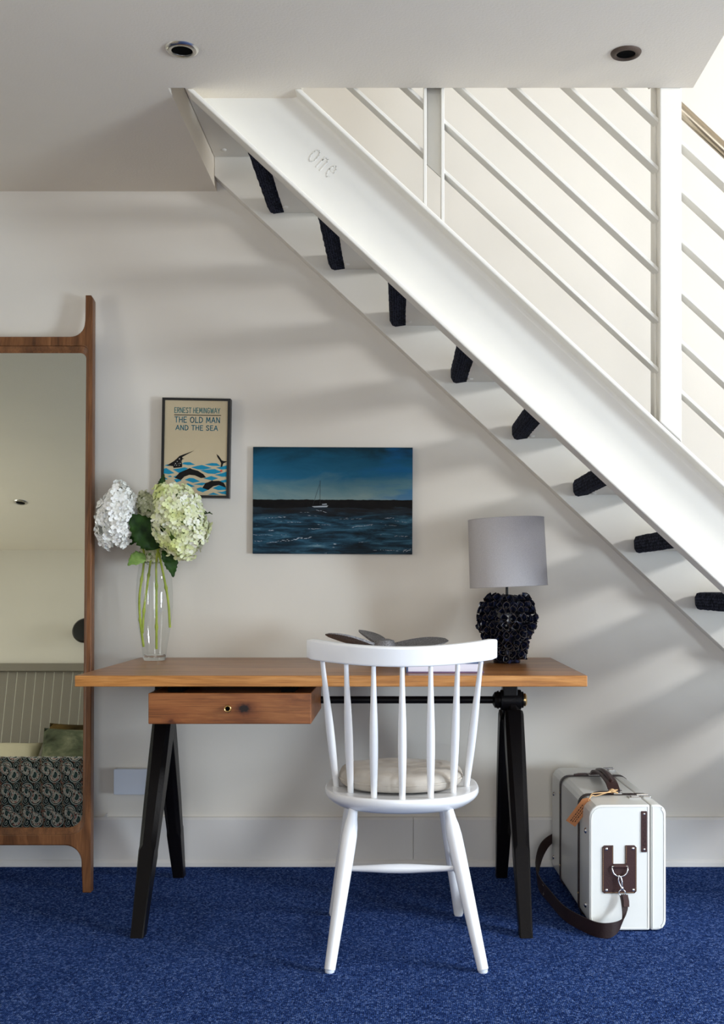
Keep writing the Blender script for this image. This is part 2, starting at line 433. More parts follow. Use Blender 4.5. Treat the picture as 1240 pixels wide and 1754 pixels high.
def wall_with_hole(name, axis, t0, t1, a0, a1, z0, z1, holes):
    """a wall of boxes around rectangular holes (h0,h1,k0,k1) sorted along a, not overlapping in a"""
    mb = MB()
    def bx(p0, p1, q0, q1):
        if p1 - p0 < 1e-4 or q1 - q0 < 1e-4: return
        if axis == 'x': mb.box((t0, p0, q0), (t1, p1, q1))
        else: mb.box((p0, t0, q0), (p1, t1, q1))
    cur = a0
    for (h0, h1, k0, k1) in holes:
        bx(cur, h0, z0, z1); bx(h0, h1, z0, k0); bx(h0, h1, k1, z1); cur = h1
    bx(cur, a1, z0, z1)
    return struct(name, mb, 'wall')
wall_with_hole('wall_left', 'x', XL - .1, XL, YR2, 0, 0, ZT, [(-3.25, -2.15, 0.7, 2.0)])  # opening made up for the bed-side fill lamp
wall_with_hole('wall_right', 'x', XR, XR + .12, YR2, 0, 0, ZT, [(-4.45, -3.45, 0.15, 1.35), (-3.4, -1.8, 2.195, 2.645)])
wall_with_hole('wall_rear_right', 'y', YR2 - .12, YR2, -0.55, XR, 0, ZT, [(-0.3, 0.6, 0.05, 2.05), (0.7, 3.1, 0.4, 2.6)])  # first opening made up for the rear fill lamp
def window(name, axis, t, a0, a1, z0, z1, nv):
    mb = MB(); d = 0.05; wd = 0.05
    def bx(p0, p1, q0, q1):
        if axis == 'x': mb.box((t, p0, q0), (t + d, p1, q1))
        else: mb.box((p0, t - d, q0), (p1, t, q1))
    bx(a0, a1, z0, z0 + wd); bx(a0, a1, z1 - wd, z1); bx(a0, a0 + wd, z0, z1); bx(a1 - wd, a1, z0, z1)
    for k in range(1, nv):
        c = a0 + (a1 - a0) * k / nv; bx(c - .02, c + .02, z0 + wd, z1 - wd)
    return struct(name, mb, 'stair')
window('window_1', 'x', XR + 0.06, -3.4, -1.8, 2.195, 2.645, 1)
window('window_4', 'x', XR + 0.06, -4.45, -3.45, 0.15, 1.35, 2)
window('fill_opening_left', 'x', XL - 0.08, -3.25, -2.15, 0.7, 2.0, 2)  # frame of the made-up opening at the bed-side fill
window('fill_opening_rear', 'y', YR2 - 0.06, -0.3, 0.6, 0.05, 2.05, 1)  # frame of the made-up opening at the rear fill
window('window_2', 'y', YR2 - 0.06, 0.7, 3.1, 0.4, 2.6, 3)

# baseboard of the back wall: two boards with a joint, small bead at the carpet
bb = link('baseboard_back', None); bb['kind'] = 'structure'
for (a, b) in ((XL, 0.0385), (0.0395, XR)):
    mb = MB().prism([(0, 0), (-0.016, 0), (-0.016, 0.164), (-0.011, 0.173), (0, 0.174)], 'x', a, b); part('board', mb, 'skirt', bb, smooth=0, bevel=0.0015)
mb = MB().prism([(-0.0155, 0), (-0.026, 0), (-0.025, 0.014), (-0.020, 0.022), (-0.0155, 0.024)], 'x', XL, XR); part('bead', mb, 'skirt', bb, smooth=0, bevel=0.001)

# ================================================================== STAIRCASE
SL = 0.929; ANG = math.atan(SL)
st = thing('staircase', 'white painted open-tread steel staircase with dark carpeted treads rising along the wall', 'staircase', (2.0, -0.4, 0))
def zt(x): return 2.4 - SL * (x + 0.2867)        # top edge line of the outer stringer
def zb(x): return 2.4 - SL * (x + 0.6096)        # lower edge line
XB0, XB1 = -0.6096, -0.6096 + 2.399 / SL
XT0, XT1 = -0.2867, -0.2867 + 2.399 / SL
mb = MB().prism([(XB0, 2.4), (XT0, 2.4), (XT1, 0.001), (XB1, 0.001)], 'y', -0.757, -0.765)
ot = part('stringer', mb, 'stair', st, smooth=0, label='broad white steel channel on the room side')
tf = 0.0125 / math.cos(ANG)
mb = MB().prism([(XT0, 2.4), (XT1, 0.001), (XT1 - tf / SL, 0.001), (XT0 - tf / SL, 2.4)], 'y', -0.757, -0.828); part('upper_flange', mb, 'stair', ot, smooth=0, bevel=0.004, seg=3)
mb = MB().prism([(XB0, 2.4), (XB0 + tf / SL, 2.4), (XB1 + tf / SL, 0.001), (XB1, 0.001)], 'y', -0.757, -0.828); part('lower_flange', mb, 'stair', ot, smooth=0, bevel=0.004, seg=3)
# fillet welds of web and flanges (rounded inner corners of the channel)
for nm, off, sgn in (('fillet', 0.0, 1), ('fillet', 0.0, -1)):
    mb = MB(); k = 6; rr = 0.012
    prof = [(0, 0)] + [(rr - rr * math.sin(R(90 * i / k)), rr - rr * math.cos(R(90 * i / k))) for i in range(k + 1)]
    rings = []
    for (X, Z) in (((XT0 - tf / SL, 2.4), (XT1 - tf / SL, 0.001)) if sgn > 0 else ((XB0 + tf / SL, 2.4), (XB1 + tf / SL, 0.001))):
        ring = []
        for (p, q) in prof:
            # p away from flange (perpendicular in the web plane), q towards the camera
            sx = -p * sgn / math.sin(ANG)
            ring.append((X + sx, -0.765 - q, Z))
        rings.append(ring)
    mb.loft(rings); part(nm, mb, 'stair', ot, smooth=60)
# raised word on the web
mb = MB(); strokes(mb, 'one', 0, 0, 0.088, 0.062, 0.0045, 0, 0.0018, gap=0.3)
px, pz = (526 - 689) * 3.235 / F, 0.998 + (1002 - 272) * 3.235 / F
mb.xf(Matrix.Translation((px, -0.7649, pz)) @ Matrix.Rotation(ANG * 0.98, 4, 'Y'))
part('raised_lettering', mb, 'stair', ot, smooth=0, bevel=0.0008, label='small raised word one in the paint')
# inner stringer against the wall
xi0 = OX0 + 0.001; zi = 2.436
def zib(x): return zi - SL * (x + 0.661)
xe = -0.661 + (zi - 0.001) / SL
mb = MB().prism([(xi0, zib(xi0)), (xe, 0.001), (xe + 0.36, 0.001), (xi0 + 0.13, zib(xi0) + 0.215), (xi0, zib(xi0) + 0.215)], 'y', -0.001, -0.06)
part('inner_stringer', mb, 'stair', st, smooth=0, bevel=0.002)
# treads
def tread_meshes():
    a = MB().box((0.004, -0.755, 0.0), (0.232, -0.061, 0.032)).mesh('tread', 'stair', 0)
    # carpet wrapped over the top, round the back edge and round the nosing, with rounded edges
    prof = [(0.036, -0.001), (0.0, -0.008), (-0.012, -0.004), (-0.019, 0.008), (-0.02, 0.036), (-0.013, 0.048), (0.0, 0.053),
            (0.235, 0.053), (0.247, 0.046), (0.251, 0.034), (0.25, 0.006), (0.244, -0.005), (0.232, -0.008), (0.2, -0.001),
            (0.2, 0.0005), (0.2335, 0.0005), (0.2335, 0.0335), (0.0025, 0.0335), (0.0025, 0.0005), (0.036, 0.0005)]
    ys = [-0.75, -0.744] + [-0.73 + 0.021 * i for i in range(31)] + [-0.086, -0.079, -0.074]
    rings = []
    r2 = random.Random(3)
    cx, cz = 0.115, 0.02
    for i, y in enumerate(ys):
        e = 0.006 if i in (0, len(ys) - 1) else (0.002 if i in (1, len(ys) - 2) else 0)
        rings.append([(x + (e if x < 0 else 0) + (r2.uniform(-.0012, .0012) if k < 14 else 0), y, z - (e if z > 0.04 else 0) + (r2.uniform(-.0012, .0012) if k < 14 else 0)) for k, (x, z) in enumerate(prof)])
    b = MB().loft(rings).mesh('carpet_wrap', 'tread_carpet', 50)
    d = MB().lathe([(0.001, -0.006), (0.006, -0.0055), (0.0095, -0.003), (0.0105, 0.0002)], 12).mesh('bolt', 'stair', 60)
    return a, b, d
ta, tb, td = tread_meshes()
for k in range(0, 12):
    zk = 2.5 - 0.1975 * k; xk = -0.662 + 0.2126 * k
    lo = (xk - 2.0, 0.4, zk)
    t = link('tread', ta, st, lo)
    c_ = link('carpet_wrap', tb, t, (0.012 if k == 0 else 0, 0, 0)) if k else None
    for yy in (-0.125, -0.69): link('bolt', td, t, (0.046, yy, 0.0))
# balustrade
BY = -0.792
def slope_bar(mb, xa, xb, zref, sz, y=BY, dep=0.046):
    # square bar through (0.7157, zref)
    h = sz / 2 / math.cos(ANG)
    f = lambda x: zref - SL * (x - 0.7157)
    mb.prism([(xa, f(xa) - h), (xb, f(xb) - h), (xb, f(xb) + h), (xa, f(xa) + h)], 'y', y - dep / 2, y + dep / 2)
for zr in (2.3227, 2.186, 2.044, 1.899, 1.757, 1.615):
    for (xa, xb) in ((-0.28, 0.062), (0.116, 0.728), (0.788, 2.06)):
        m_ = MB(); slope_bar(m_, xa, xb, zr + 0.003, 0.0095); part('rail_bar', m_, 'stair', st, smooth=0, bevel=0.0018)
# first stanchion: two flats with a web plate whose lower edge is cut on the slope
po = link('stanchion', MB().prism([(0.069, 2.205), (0.110, 2.167), (0.110, 3.45), (0.069, 3.45)], 'y', -0.775, -0.781).mesh('stanchion', 'stair', 0, (2.0, -0.4, 0)), st)
for (a, b) in ((0.060, 0.069), (0.110, 0.119)):
    part('flat_bar', MB().prism([(a, zt(a)), (b, zt(b)), (b, 3.45), (a, 3.45)], 'y', -0.765, -0.822), 'stair', po, smooth=0, bevel=0.0015)
part('newel_post', MB().prism([(0.7266, zt(0.7266)), (0.789, zt(0.789)), (0.789, 3.4), (0.7266, 3.4)], 'y', -0.786, -0.829), 'stair', st, smooth=0, bevel=0.004, seg=3)
part('newel_backing', MB().prism([(0.7215, zt(0.7215)), (0.784, zt(0.784)), (0.784, 3.4), (0.7215, 3.4)], 'y', -0.735, -0.7862), 'stair', st, smooth=0, bevel=0.002)
part('newel_post', MB().prism([(2.06, 0.22), (2.115, 0.17), (2.115, 1.2), (2.06, 1.2)], 'y', -0.76, -0.825), 'stair', st, smooth=0, bevel=0.004)
part('newel_post', MB().prism([(-0.335, 2.601), (-0.28, 2.601), (-0.28, 3.55), (-0.335, 3.55)], 'y', -0.834, -0.895), 'stair', st, smooth=0, bevel=0.004)
hz = lambda x: 2.440 - SL * (x - 0.7157)
for (a, b) in ((-0.28, 0.72), (0.785, 2.09)):
    mb = MB().tube([(a, -0.775, hz(a)), (b, -0.775, hz(b))], 0.0175, 16); part('handrail', mb, 'bronze', st, smooth=50, label='bronze coloured metal handrail tube')

# ================================================================== DOWNLIGHTS
def downlight(x, y, r, ringmat, label):
    t = thing('downlight', label, 'ceiling light', (x, y, ZC), group='recessed ceiling downlights')
    part('trim_ring', MB().lathe([(r * 0.60, -0.0005), (r * 0.62, -0.006), (r * 0.74, -0.0085), (r * 0.93, -0.0055), (r, -0.0005)], 40, closed_prof=True), ringmat, t, world=False, smooth=50)
    part('well_shade_disc', MB().lathe([(r * 0.66, -0.0012), (r * 0.64, -0.0035), (r * 0.3, -0.0022), (0.001, -0.0022)], 32), 'recess_shade', t, world=False)  # shallow black disc paints the shade inside the recess
downlight(-0.576, -1.062, 0.0445, 'chrome', 'chrome-ringed recessed ceiling downlight above the top of the stairs')
downlight(0.589, -1.042, 0.0405, 'rust', 'rusty dark-rimmed recessed ceiling downlight near the open ceiling edge')
downlight(-2.381, -3.13, 0.044, 'chrome', 'recessed ceiling downlight over the bed, seen in the mirror')

# ================================================================== DESK
DZ = 0.741; DX0, DX1, DYF, DYB = -0.929, 0.525, -0.815, -0.022
dk = thing('desk', 'oak-topped desk on black cast iron trestle legs with one drawer', 'desk', (-0.2, -0.42, 0))
top = part('desktop', MB().box((DX0, DYF, DZ - 0.0315), (DX1, DYB, DZ)), 'oak', dk, smooth=0, bevel=0.002)
top.data.materials.append(M['oak_edge'])
for p in top.data.polygons:
    if abs(p.normal.z) < 0.5: p.material_index = 1
dx0, dx1, dz0, dz1, dyf, dyb = -0.7235, -0.2595, 0.602, 0.690, -0.802, -0.40
dr = part('drawer', MB().box((dx0, dyf, dz0), (dx1, dyb, dz1)), 'drawer', dk, smooth=0, bevel=0.0025)
kx, kz = (390 - 689) * 3.19 / F, 0.998 - (1214 - 1002) * 3.19 / F
# re-centre the drawer mesh on itself so its knot sits where the photo has it
cxd, czd = (dx0 + dx1) / 2, (dz0 + dz1) / 2
ofs = Vector((cxd + 0.2, 0, czd)); dr.data.transform(Matrix.Translation(-ofs)); dr.location = ofs
kb = MB().lathe([(0.0062, 0.0), (0.0095, 0.0005), (0.0112, 0.006), (0.0108, 0.011), (0.0088, 0.0125), (0.0066, 0.011), (0.0058, 0.004)], 24, closed_prof=True)
kb.xf(Matrix.Translation((kx - cxd, dyf + 0.42, kz - czd)) @ Matrix.Rotation(R(90), 4, 'X'))
kn = part('knob', kb, 'brass', dr, world=False, smooth=50)
kb = MB().lathe([(0.001, 0.0045), (0.0064, 0.0045), (0.0064, 0.0)], 20); kb.xf(Matrix.Translation((kx - cxd, dyf + 0.42, kz - czd)) @ Matrix.Rotation(R(90), 4, 'X'))
part('knob_hole', kb, 'recess_shade', dr, world=False)
for xx in (dx0 + 0.07, dx1 - 0.07):
    part('drawer_runner', MB().box((xx - 0.02, dyf + 0.03, dz1 - 0.001), (xx + 0.02, dyb - 0.02, DZ - 0.031)), 'recess_shade', dk, smooth=0)  # runners coloured near black so the gap over the drawer reads as shade
PV = (-0.42, 0.632)                        # pivot y, z
def trestle_leg(xc, yf, sgn):
    """tapered cast leg from the pivot knuckle to the foot, with chamfered faces"""
    L = math.hypot(yf - PV[0], PV[1]); ax = Vector((0, (yf - PV[0]) / L, -PV[1] / L)); sd = Vector((0, -ax.z, ax.y))
    if sd.y < 0: sd = -sd
    secs = [(-0.022, .020, .020, .4), (0.0, .024, .027, .4), (0.024, .020, .021, .4), (0.034, .018, .018, .35), (0.044, .0185, .019, .3), (0.052, .027, .036, .16), (0.066, .029, .041, .2),
            (0.20, .0285, .040, .30), (0.36, .0265, .036, .34), (0.485, .024, .031, .34), (0.50, .0235, .0305, .12), (0.58, .0215, .026, .10), (L - 0.012, .019, .0205, .12)]
    mb = MB(); rings = []
    for (t, hx, hs, ch) in secs:
        c = Vector((xc, PV[0], PV[1])) + ax * t
        cc = min(hx, hs) * ch * 1.5
        pts = [(hx - cc, -hs), (hx, -hs + cc), (hx, hs - cc), (hx - cc, hs), (-hx + cc, hs), (-hx, hs - cc), (-hx, -hs + cc), (-hx + cc, -hs)]
        ring = [c + Vector((1, 0, 0)) * p + sd * q for (p, q) in pts]
        rings.append(ring)
    # flat foot on the carpet
    last = rings[-1]; foot = []
    for p in last:
        t = (p.z - 0.0) / -ax.z; foot.append(p + ax * t)
    rings.append(foot); mb.loft(rings); return mb
for xc in (-0.757, 0.345):
    part('leg', trestle_leg(xc + 0.006, -0.805, 1), 'iron', dk, smooth=25, bevel=0.0015)
    part('leg', trestle_leg(xc - 0.006, -0.155, -1), 'iron', dk, smooth=25, bevel=0.0015)
    hb = MB().lathe([(0.012, -0.046), (0.022, -0.046), (0.026, -0.04), (0.026, -0.034), (0.032, -0.032), (0.034, -0.02), (0.034, 0.02), (0.032, 0.032), (0.026, 0.034), (0.026, 0.040), (0.012, 0.040)], 28)
    hb.xf(Matrix.Translation((xc, PV[0], PV[1])) @ Matrix.Rotation(R(90), 4, 'Y')); hub = part('pivot_hub', hb, 'iron', dk, smooth=40)
    cb = MB().lathe([(0.001, 0.0405), (0.020, 0.0405), (0.021, 0.047), (0.016, 0.051), (0.001, 0.051)], 24); cb.xf(Matrix.Translation((xc, PV[0], PV[1])) @ Matrix.Rotation(R(90), 4, 'Y'))
    part('cap', cb, 'brass', hub, smooth=40)
    part('saddle', MB().prism([(PV[0] - 0.06, DZ - 0.0312), (PV[0] + 0.06, DZ - 0.0312), (PV[0] + 0.028, DZ - 0.052), (PV[0] + 0.03, PV[1]), (PV[0] - 0.03, PV[1]), (PV[0] - 0.028, DZ - 0.052)], 'x', xc - 0.026, xc + 0.02), 'iron', dk, smooth=0, bevel=0.003)
part('tie_rod', MB().tube([(-0.757, PV[0], PV[1]), (0.345, PV[0], PV[1])], 0.0118, 16), 'iron', dk, smooth=50)
part('rod_collar', MB().tube([(0.288, PV[0], PV[1]), (0.294, PV[0], PV[1]), (0.300, PV[0], PV[1]), (0.306, PV[0], PV[1])], [0.014, 0.025, 0.026, 0.03], 24), 'iron', dk, smooth=40)

# ================================================================== CHAIR
CH = (-0.001, -0.855, 0)
ch = thing('spindle_chair', 'white painted wooden spindle-back chair pushed up to the desk', 'chair', CH)
def superseat(rx, yb, yf, n=56, sq=2.25):
    out = []
    for k in range(n):
        a = 2 * math.pi * k / n; c, s_ = math.cos(a), math.sin(a)
        e = 2 / (2.15 if s_ < 0 else 3.2)
        x = rx * math.copysign(abs(c) ** e, c); y = (yf if s_ > 0 else -yb) * abs(s_) ** e
        out.append((x, y))
    return out
mb = MB(); rings = []
for (z, k) in ((0.396, 0.86), (0.404, 0.92), (0.412, 0.965), (0.418, 0.988), (0.424, 1.0), (0.434, 1.0), (0.437, 0.993), (0.438, 0.98), (0.436, 0.9), (0.432, 0.6), (0.431, 0.2)):
    rings.append([(x * k, y * k, z) for (x, y) in superseat(0.214, 0.225, 0.205)])
mb.loft(rings); seat = part('seat', mb, 'white', ch, world=False, smooth=60)
# spindles: bottoms on the seat arc, tops in the rail
bots = [(-0.183, 0.0), (-0.139, -0.094), (-0.074, -0.172), (0.001, -0.197), (0.076, -0.172), (0.139, -0.094), (0.180, 0.0)]
def rail_pt(s):            # s in -1..1 : centre of rail bottom
    x = 0.2495 * s; y = -0.268 + 0.122 * s * s; z = 0.789 + 0.012 * s * s
    return Vector((x, y, z))
tops = [-0.846, -0.582, -0.292, 0.003, 0.297, 0.582, 0.842]
lean = Vector((0, -0.13, 1.0)).normalized()
for (bx_, by_), s in zip(bots, tops):
    b = Vector((bx_, by_, 0.428)); t = rail_pt(s) + lean * 0.012
    pts = [b.lerp(t, k / 12) for k in range(13)]
    rad = [0.0082, 0.0086, 0.0096, 0.0106, 0.0112, 0.0113, 0.0110, 0.0103, 0.0092, 0.0080, 0.0070, 0.0063, 0.0060]
    part('spindle', MB().tube(pts, rad, 14), 'white', ch, world=False, smooth=60)
# curved top rail, leaning back, softened edges
mb = MB(); rings = []
for i in range(33):
    s = -1 + 2 * i / 32; p = rail_pt(s)
    tx = Vector((0.2495, 0.244 * s, 0.024 * s)).normalized(); nrm = lean.cross(tx).normalized()   # towards the camera or desk
    h = 0.052 + 0.004 * s * s; th = 0.0105 if abs(s) < 0.97 else 0.0095
    if abs(s) > 0.999: h -= 0.006; th = 0.007
    sec = []
    for (a, q) in ((-1, 0.06), (-0.72, 0.0), (0.72, 0.0), (1, 0.06), (1.0, 0.92), (0.66, 1.0), (-0.66, 1.0), (-1, 0.92)):
        sec.append(p + nrm * th * a + lean * (h * q + (0.003 if abs(s) > 0.999 else 0)))
    rings.append(sec)
mb.loft(rings); part('top_rail', mb, 'white', ch, world=False, smooth=40, bevel=0.002)
legs = {'rl': ((-0.128, -0.135), (-0.186, -0.250)), 'rr': ((0.122, -0.135), (0.209, -0.250)), 'fl': ((-0.138, 0.125), (-0.206, 0.246)), 'fr': ((0.120, 0.125), (0.171, 0.246))}
LP = {}
for k, (a, b) in legs.items():
    A = Vector((a[0], a[1], 0.412)); B = Vector((b[0], b[1], 0.007)); LP[k] = (A, B)
    ts = [0, .04, .09, .14, .2, .3, .45, .6, .8, 1.0]; rr = [.0125, .0125, .0145, .0185, .0205, .0205, .0195, .0182, .0162, .0145]
    lg = part('leg', MB().tube([A.lerp(B, t) for t in ts], rr, 18), 'white', ch, world=False, smooth=50)
    part('glide', MB().lathe([(0.0118, 0.0), (0.0125, 0.002), (0.0122, 0.009)], 18, (b[0], b[1])), 'plastic', lg, world=False)
def at_z(k, z):
    A, B = LP[k]; return A.lerp(B, (A.z - z) / (A.z - B.z))
def stretcher(a, b):
    ts = [0, .08, .25, .4, .5, .6, .75, .92, 1]; rr = [.0072, .0078, .0105, .013, .0136, .013, .0105, .0078, .0072]
    part('stretcher', MB().tube([a.lerp(b, t) for t in ts], rr, 14), 'white', ch, world=False, smooth=50)
sl, sr = (at_z('rl', 0.205), at_z('fl', 0.205)), (at_z('rr', 0.205), at_z('fr', 0.205))
stretcher(*sl); stretcher(*sr); stretcher(sl[0].lerp(sl[1], .5), sr[0].lerp(sr[1], .5))
# cushion on the seat
mb = MB(); rings = []
for (z, k) in ((0.4385, 0.80), (0.440, 0.90), (0.447, 0.955), (0.458, 0.985), (0.470, 0.98), (0.479, 0.95), (0.4855, 0.88), (0.489, 0.75), (0.4905, 0.5), (0.4905, 0.2)):
    ring = []
    for i, (x, y) in enumerate(superseat(0.176, 0.172, 0.174, 72)):
        wv = 1 + 0.010 * math.sin(i * 0.9) * (1 if 0.445 < z < 0.487 else 0)
        dz = 0.0022 * math.sin(5 * x / 0.168 + 2.2 * y / 0.168) * (1 if z > 0.475 else 0)
        ring.append((x * k * wv, y * k * wv, z + dz))
    rings.append(ring)
mb.loft(rings)
cu = thing('seat_cushion', 'beige grey linen pad lying on the white chair seat', 'cushion', (CH[0] - 0.003, CH[1] + 0.022, 0.4385))
o = part('pad', MB().add([(x, y, z - 0.4385) for (x, y, z) in mb.v], mb.f), 'cushion', cu, world=False, smooth=60)
pp = [(x * 0.978, y * 0.978, 0.0225) for (x, y) in superseat(0.176, 0.172, 0.174, 60)]
part('piping', MB().tube(pp, 0.0032, 8, closed=True), 'cushion', cu, world=False, smooth=60)

# ================================================================== TABLE LAMP
LX, LY = 0.346, -0.285
la = thing('table_lamp', 'table lamp with grey drum shade on spiky black ceramic base with painted blue highlights', 'lamp', (LX, LY, DZ))
prof = [(0.042, 0.0), (0.045, 0.004), (0.044, 0.03), (0.048, 0.06), (0.060, 0.095), (0.0715, 0.13), (0.0715, 0.16), (0.062, 0.19), (0.046, 0.213), (0.022, 0.224), (0.010, 0.226)]
bs = part('base', MB().lathe(prof, 36), 'glaze', la, world=False, smooth=60)
def cupmesh(seed):
    r3 = random.Random(seed); mb = MB(); n = 8; rings = []
    wob = [r3.uniform(-0.0042, 0.0042) for _ in range(n)]; wr = [r3.uniform(0.72, 1.25) for _ in range(n)]
    for (r, z, wz) in ((0.0042, -0.006, 0), (0.0062, 0.008, 0), (0.0104, 0.0205, 0.9), (0.0116, 0.0238, 1.2), (0.0103, 0.0232, 1.2), (0.0056, 0.011, 0.2), (0.003, 0.006, 0)):
        rings.append([(r * (wr[k] if z > 0.015 else 1) * math.cos(2 * math.pi * k / n), r * (wr[k] if z > 0.015 else 1) * math.sin(2 * math.pi * k / n), z + wob[k] * wz) for k in range(n)])
    mb.loft(rings)
    mb.mi = [1 if i // n == 3 else 0 for i in range(len(mb.f))]
    return mb.mesh('ceramic_cup', ['glaze', 'rim'], 35)
cups = [cupmesh(i) for i in range(6)]
def prof_at(z):
    for (r0, z0), (r1, z1) in zip(prof[:-1], prof[1:]):
        if z0 <= z <= z1 and z1 > z0:
            t = (z - z0) / (z1 - z0); return r0 + (r1 - r0) * t, Vector((z1 - z0, -(r1 - r0)))
    return prof[-1][0], Vector((0, 1))
row = 0; z = 0.0155
while z < 0.214:
    r, nn = prof_at(z); nn.normalize()
    cnt = max(5, int(2 * math.pi * (r + 0.010) / 0.0215))
    for k in range(cnt):
        a = 2 * math.pi * (k + 0.5 * (row % 2)) / cnt + rng.uniform(-.08, .08)
        zz = z + rng.uniform(-.003, .003); r, nn = prof_at(zz); nn.normalize()
        d = Vector((math.cos(a) * nn.x, math.sin(a) * nn.x, nn.y + rng.uniform(-0.05, 0.45))).normalized()
        d = (d + Vector((rng.uniform(-.16, .16), rng.uniform(-.16, .16), 0))).normalized()
        o = link('ceramic_cup', cups[rng.randrange(6)], bs, (r * math.cos(a), r * math.sin(a), zz))
        s_ = rng.uniform(0.78, 1.2) * (1.5 if (row == 5 and k in (cnt * 3 // 4 + 2,)) else 1)
        o.rotation_euler = d.to_track_quat('Z', 'Y').to_euler(); o.scale = (s_, s_, s_)
    z += 0.0185; row += 1
part('stem', MB().tube([(0, 0, 0.22), (0, 0, 0.30)], 0.0045, 14), 'black', la, world=False, smooth=50)
sh = MB(); n = 64; rt, rb, h0, h1 = 0.1255, 0.1285, 0.252, 0.476
sh.lathe([(rb, h0), (rb - (rb - rt) * 0.5, (h0 + h1) / 2), (rt, h1), (rt - 0.002, h1), (rb - 0.002, h0)], n, closed_prof=True)
tilt = Matrix.Translation((0.006, 0, h0)) @ Matrix.Rotation(R(-2.4), 4, 'Y') @ Matrix.Translation((0, 0, -h0))
shd = part('lamp_shade', sh.xf(tilt), 'shade', la, world=False, smooth=50)
for zz, rr in ((h0 + 0.001, rb - 0.001), (h1 - 0.001, rt - 0.001)):
    fr = MB().tube([(rr * math.cos(2 * math.pi * k / 48), rr * math.sin(2 * math.pi * k / 48), zz) for k in range(48)], 0.0018, 8, closed=True)
    part('hoop', fr.xf(tilt), 'shade', shd, world=False, smooth=60)
sp_ = MB()
for k in range(3):
    a = k * 2 * math.pi / 3 + 0.3; sp_.tube([(0.004 * math.cos(a), 0.004 * math.sin(a), 0.292), ((rb - 0.003) * math.cos(a), (rb - 0.003) * math.sin(a), h0 + 0.012)], 0.0015, 6)
part('shade_spider', sp_, 'black', shd, world=False)
bu = MB().lathe([(0.010, 0.29), (0.013, 0.30), (0.013, 0.325), (0.026, 0.36), (0.030, 0.385), (0.024, 0.41), (0.002, 0.422)], 20); part('bulb', bu, 'plastic', la, world=False, smooth=60)

# ================================================================== BOOK
bk = thing('book', 'thick white-paged book with blue cover lying flat on the desk behind the chair', 'book', (0.125, -0.64, DZ))
part('pages', MB().box((-0.108, -0.083, 0.0045), (0.109, 0.083, 0.0275)), paint('paper_edges', srgb(228, 226, 240), 0.8, 200, 0.1, 0.02), bk, world=False, smooth=0)
M['cover'] = paint('blue_cover', srgb(70, 92, 132), 0.4, 40, 0.05, 0.1); M['cover_lo'] = paint('purple_cover', srgb(120, 96, 128), 0.5, 40, 0.05, 0.2)
part('back_cover', MB().box((-0.113, -0.086, 0.0), (0.113, 0.086, 0.0045)), 'cover_lo', bk, world=False, smooth=0, bevel=0.0008)
part('front_cover', MB().box((-0.113, -0.086, 0.0275), (0.113, 0.086, 0.0312)), 'cover', bk, world=False, smooth=0, bevel=0.0008)
part('spine', MB().box((-0.1135, -0.086, 0.0), (-0.1095, 0.086, 0.0312)), 'cover', bk, world=False, smooth=0, bevel=0.001)

# ================================================================== PROPELLER
pr = thing('boat_propeller', 'grey sand-cast three-bladed boat propeller lying on the desk', 'propeller', (-0.058, -0.40, DZ))
hubm = MB().lathe([(0.044, 0.0), (0.046, 0.004), (0.043, 0.03), (0.037, 0.064), (0.031, 0.080), (0.016, 0.084), (0.014, 0.066)], 28); part('hub', hubm, 'cast', pr, world=False, smooth=50)
def blade(ang, L, droop, pitch):
    mb = MB(); n, m = 14, 8; rows = []
    for i in range(n + 1):
        t = i / n; r = 0.028 + (L - 0.028) * t
        wd = 0.062 * (0.42 + 1.25 * t ** 0.8 * (1 - t ** 3.2)) if t < 1 else 0.004
        pa = R(pitch * (1 - 0.45 * t))
        row_ = []
        for j in range(m + 1):
            q = (j / m - 0.5) * 2 * wd * 0.62
            sweep = 0.020 * t * t
            row_.append(Vector((r, q * math.cos(pa) + sweep, 0.058 + q * math.sin(pa) + droop * t + 0.10 * q * q / 0.06)))
        rows.append(row_)
    th = lambda t: 0.0035 * (1 - t) + 0.0012
    vs = []; fs = []
    for i, rw in enumerate(rows):
        for p in rw: vs.append(p + Vector((0, 0, th(i / n))))
    o2 = len(vs)
    for i, rw in enumerate(rows):
        for p in rw: vs.append(p - Vector((0, 0, th(i / n))))
    w_ = m + 1
    for i in range(n):
        for j in range(m):
            a = i * w_ + j
            fs.append((a, a + 1, a + w_ + 1, a + w_)); fs.append((o2 + a, o2 + a + w_, o2 + a + w_ + 1, o2 + a + 1))
        a = i * w_; fs.append((a, a + w_, o2 + a + w_, o2 + a)); a = i * w_ + m; fs.append((a, o2 + a, o2 + a + w_, a + w_))
    a = n * w_
    for j in range(m):
        fs.append((a + j, a + j + 1, o2 + a + j + 1, o2 + a + j)); fs.append((j, o2 + j, o2 + j + 1, j + 1))
    mb.add(vs, fs); mb.xf(Matrix.Rotation(R(ang), 4, 'Z')); return mb
for (a, L, dr_, pt) in ((-8, 0.205, 0.020, 26), (106, 0.175, 0.046, 18), (187, 0.190, 0.042, 24)):
    part('blade', blade(a, L, dr_, pt), 'cast', pr, world=False, smooth=60)

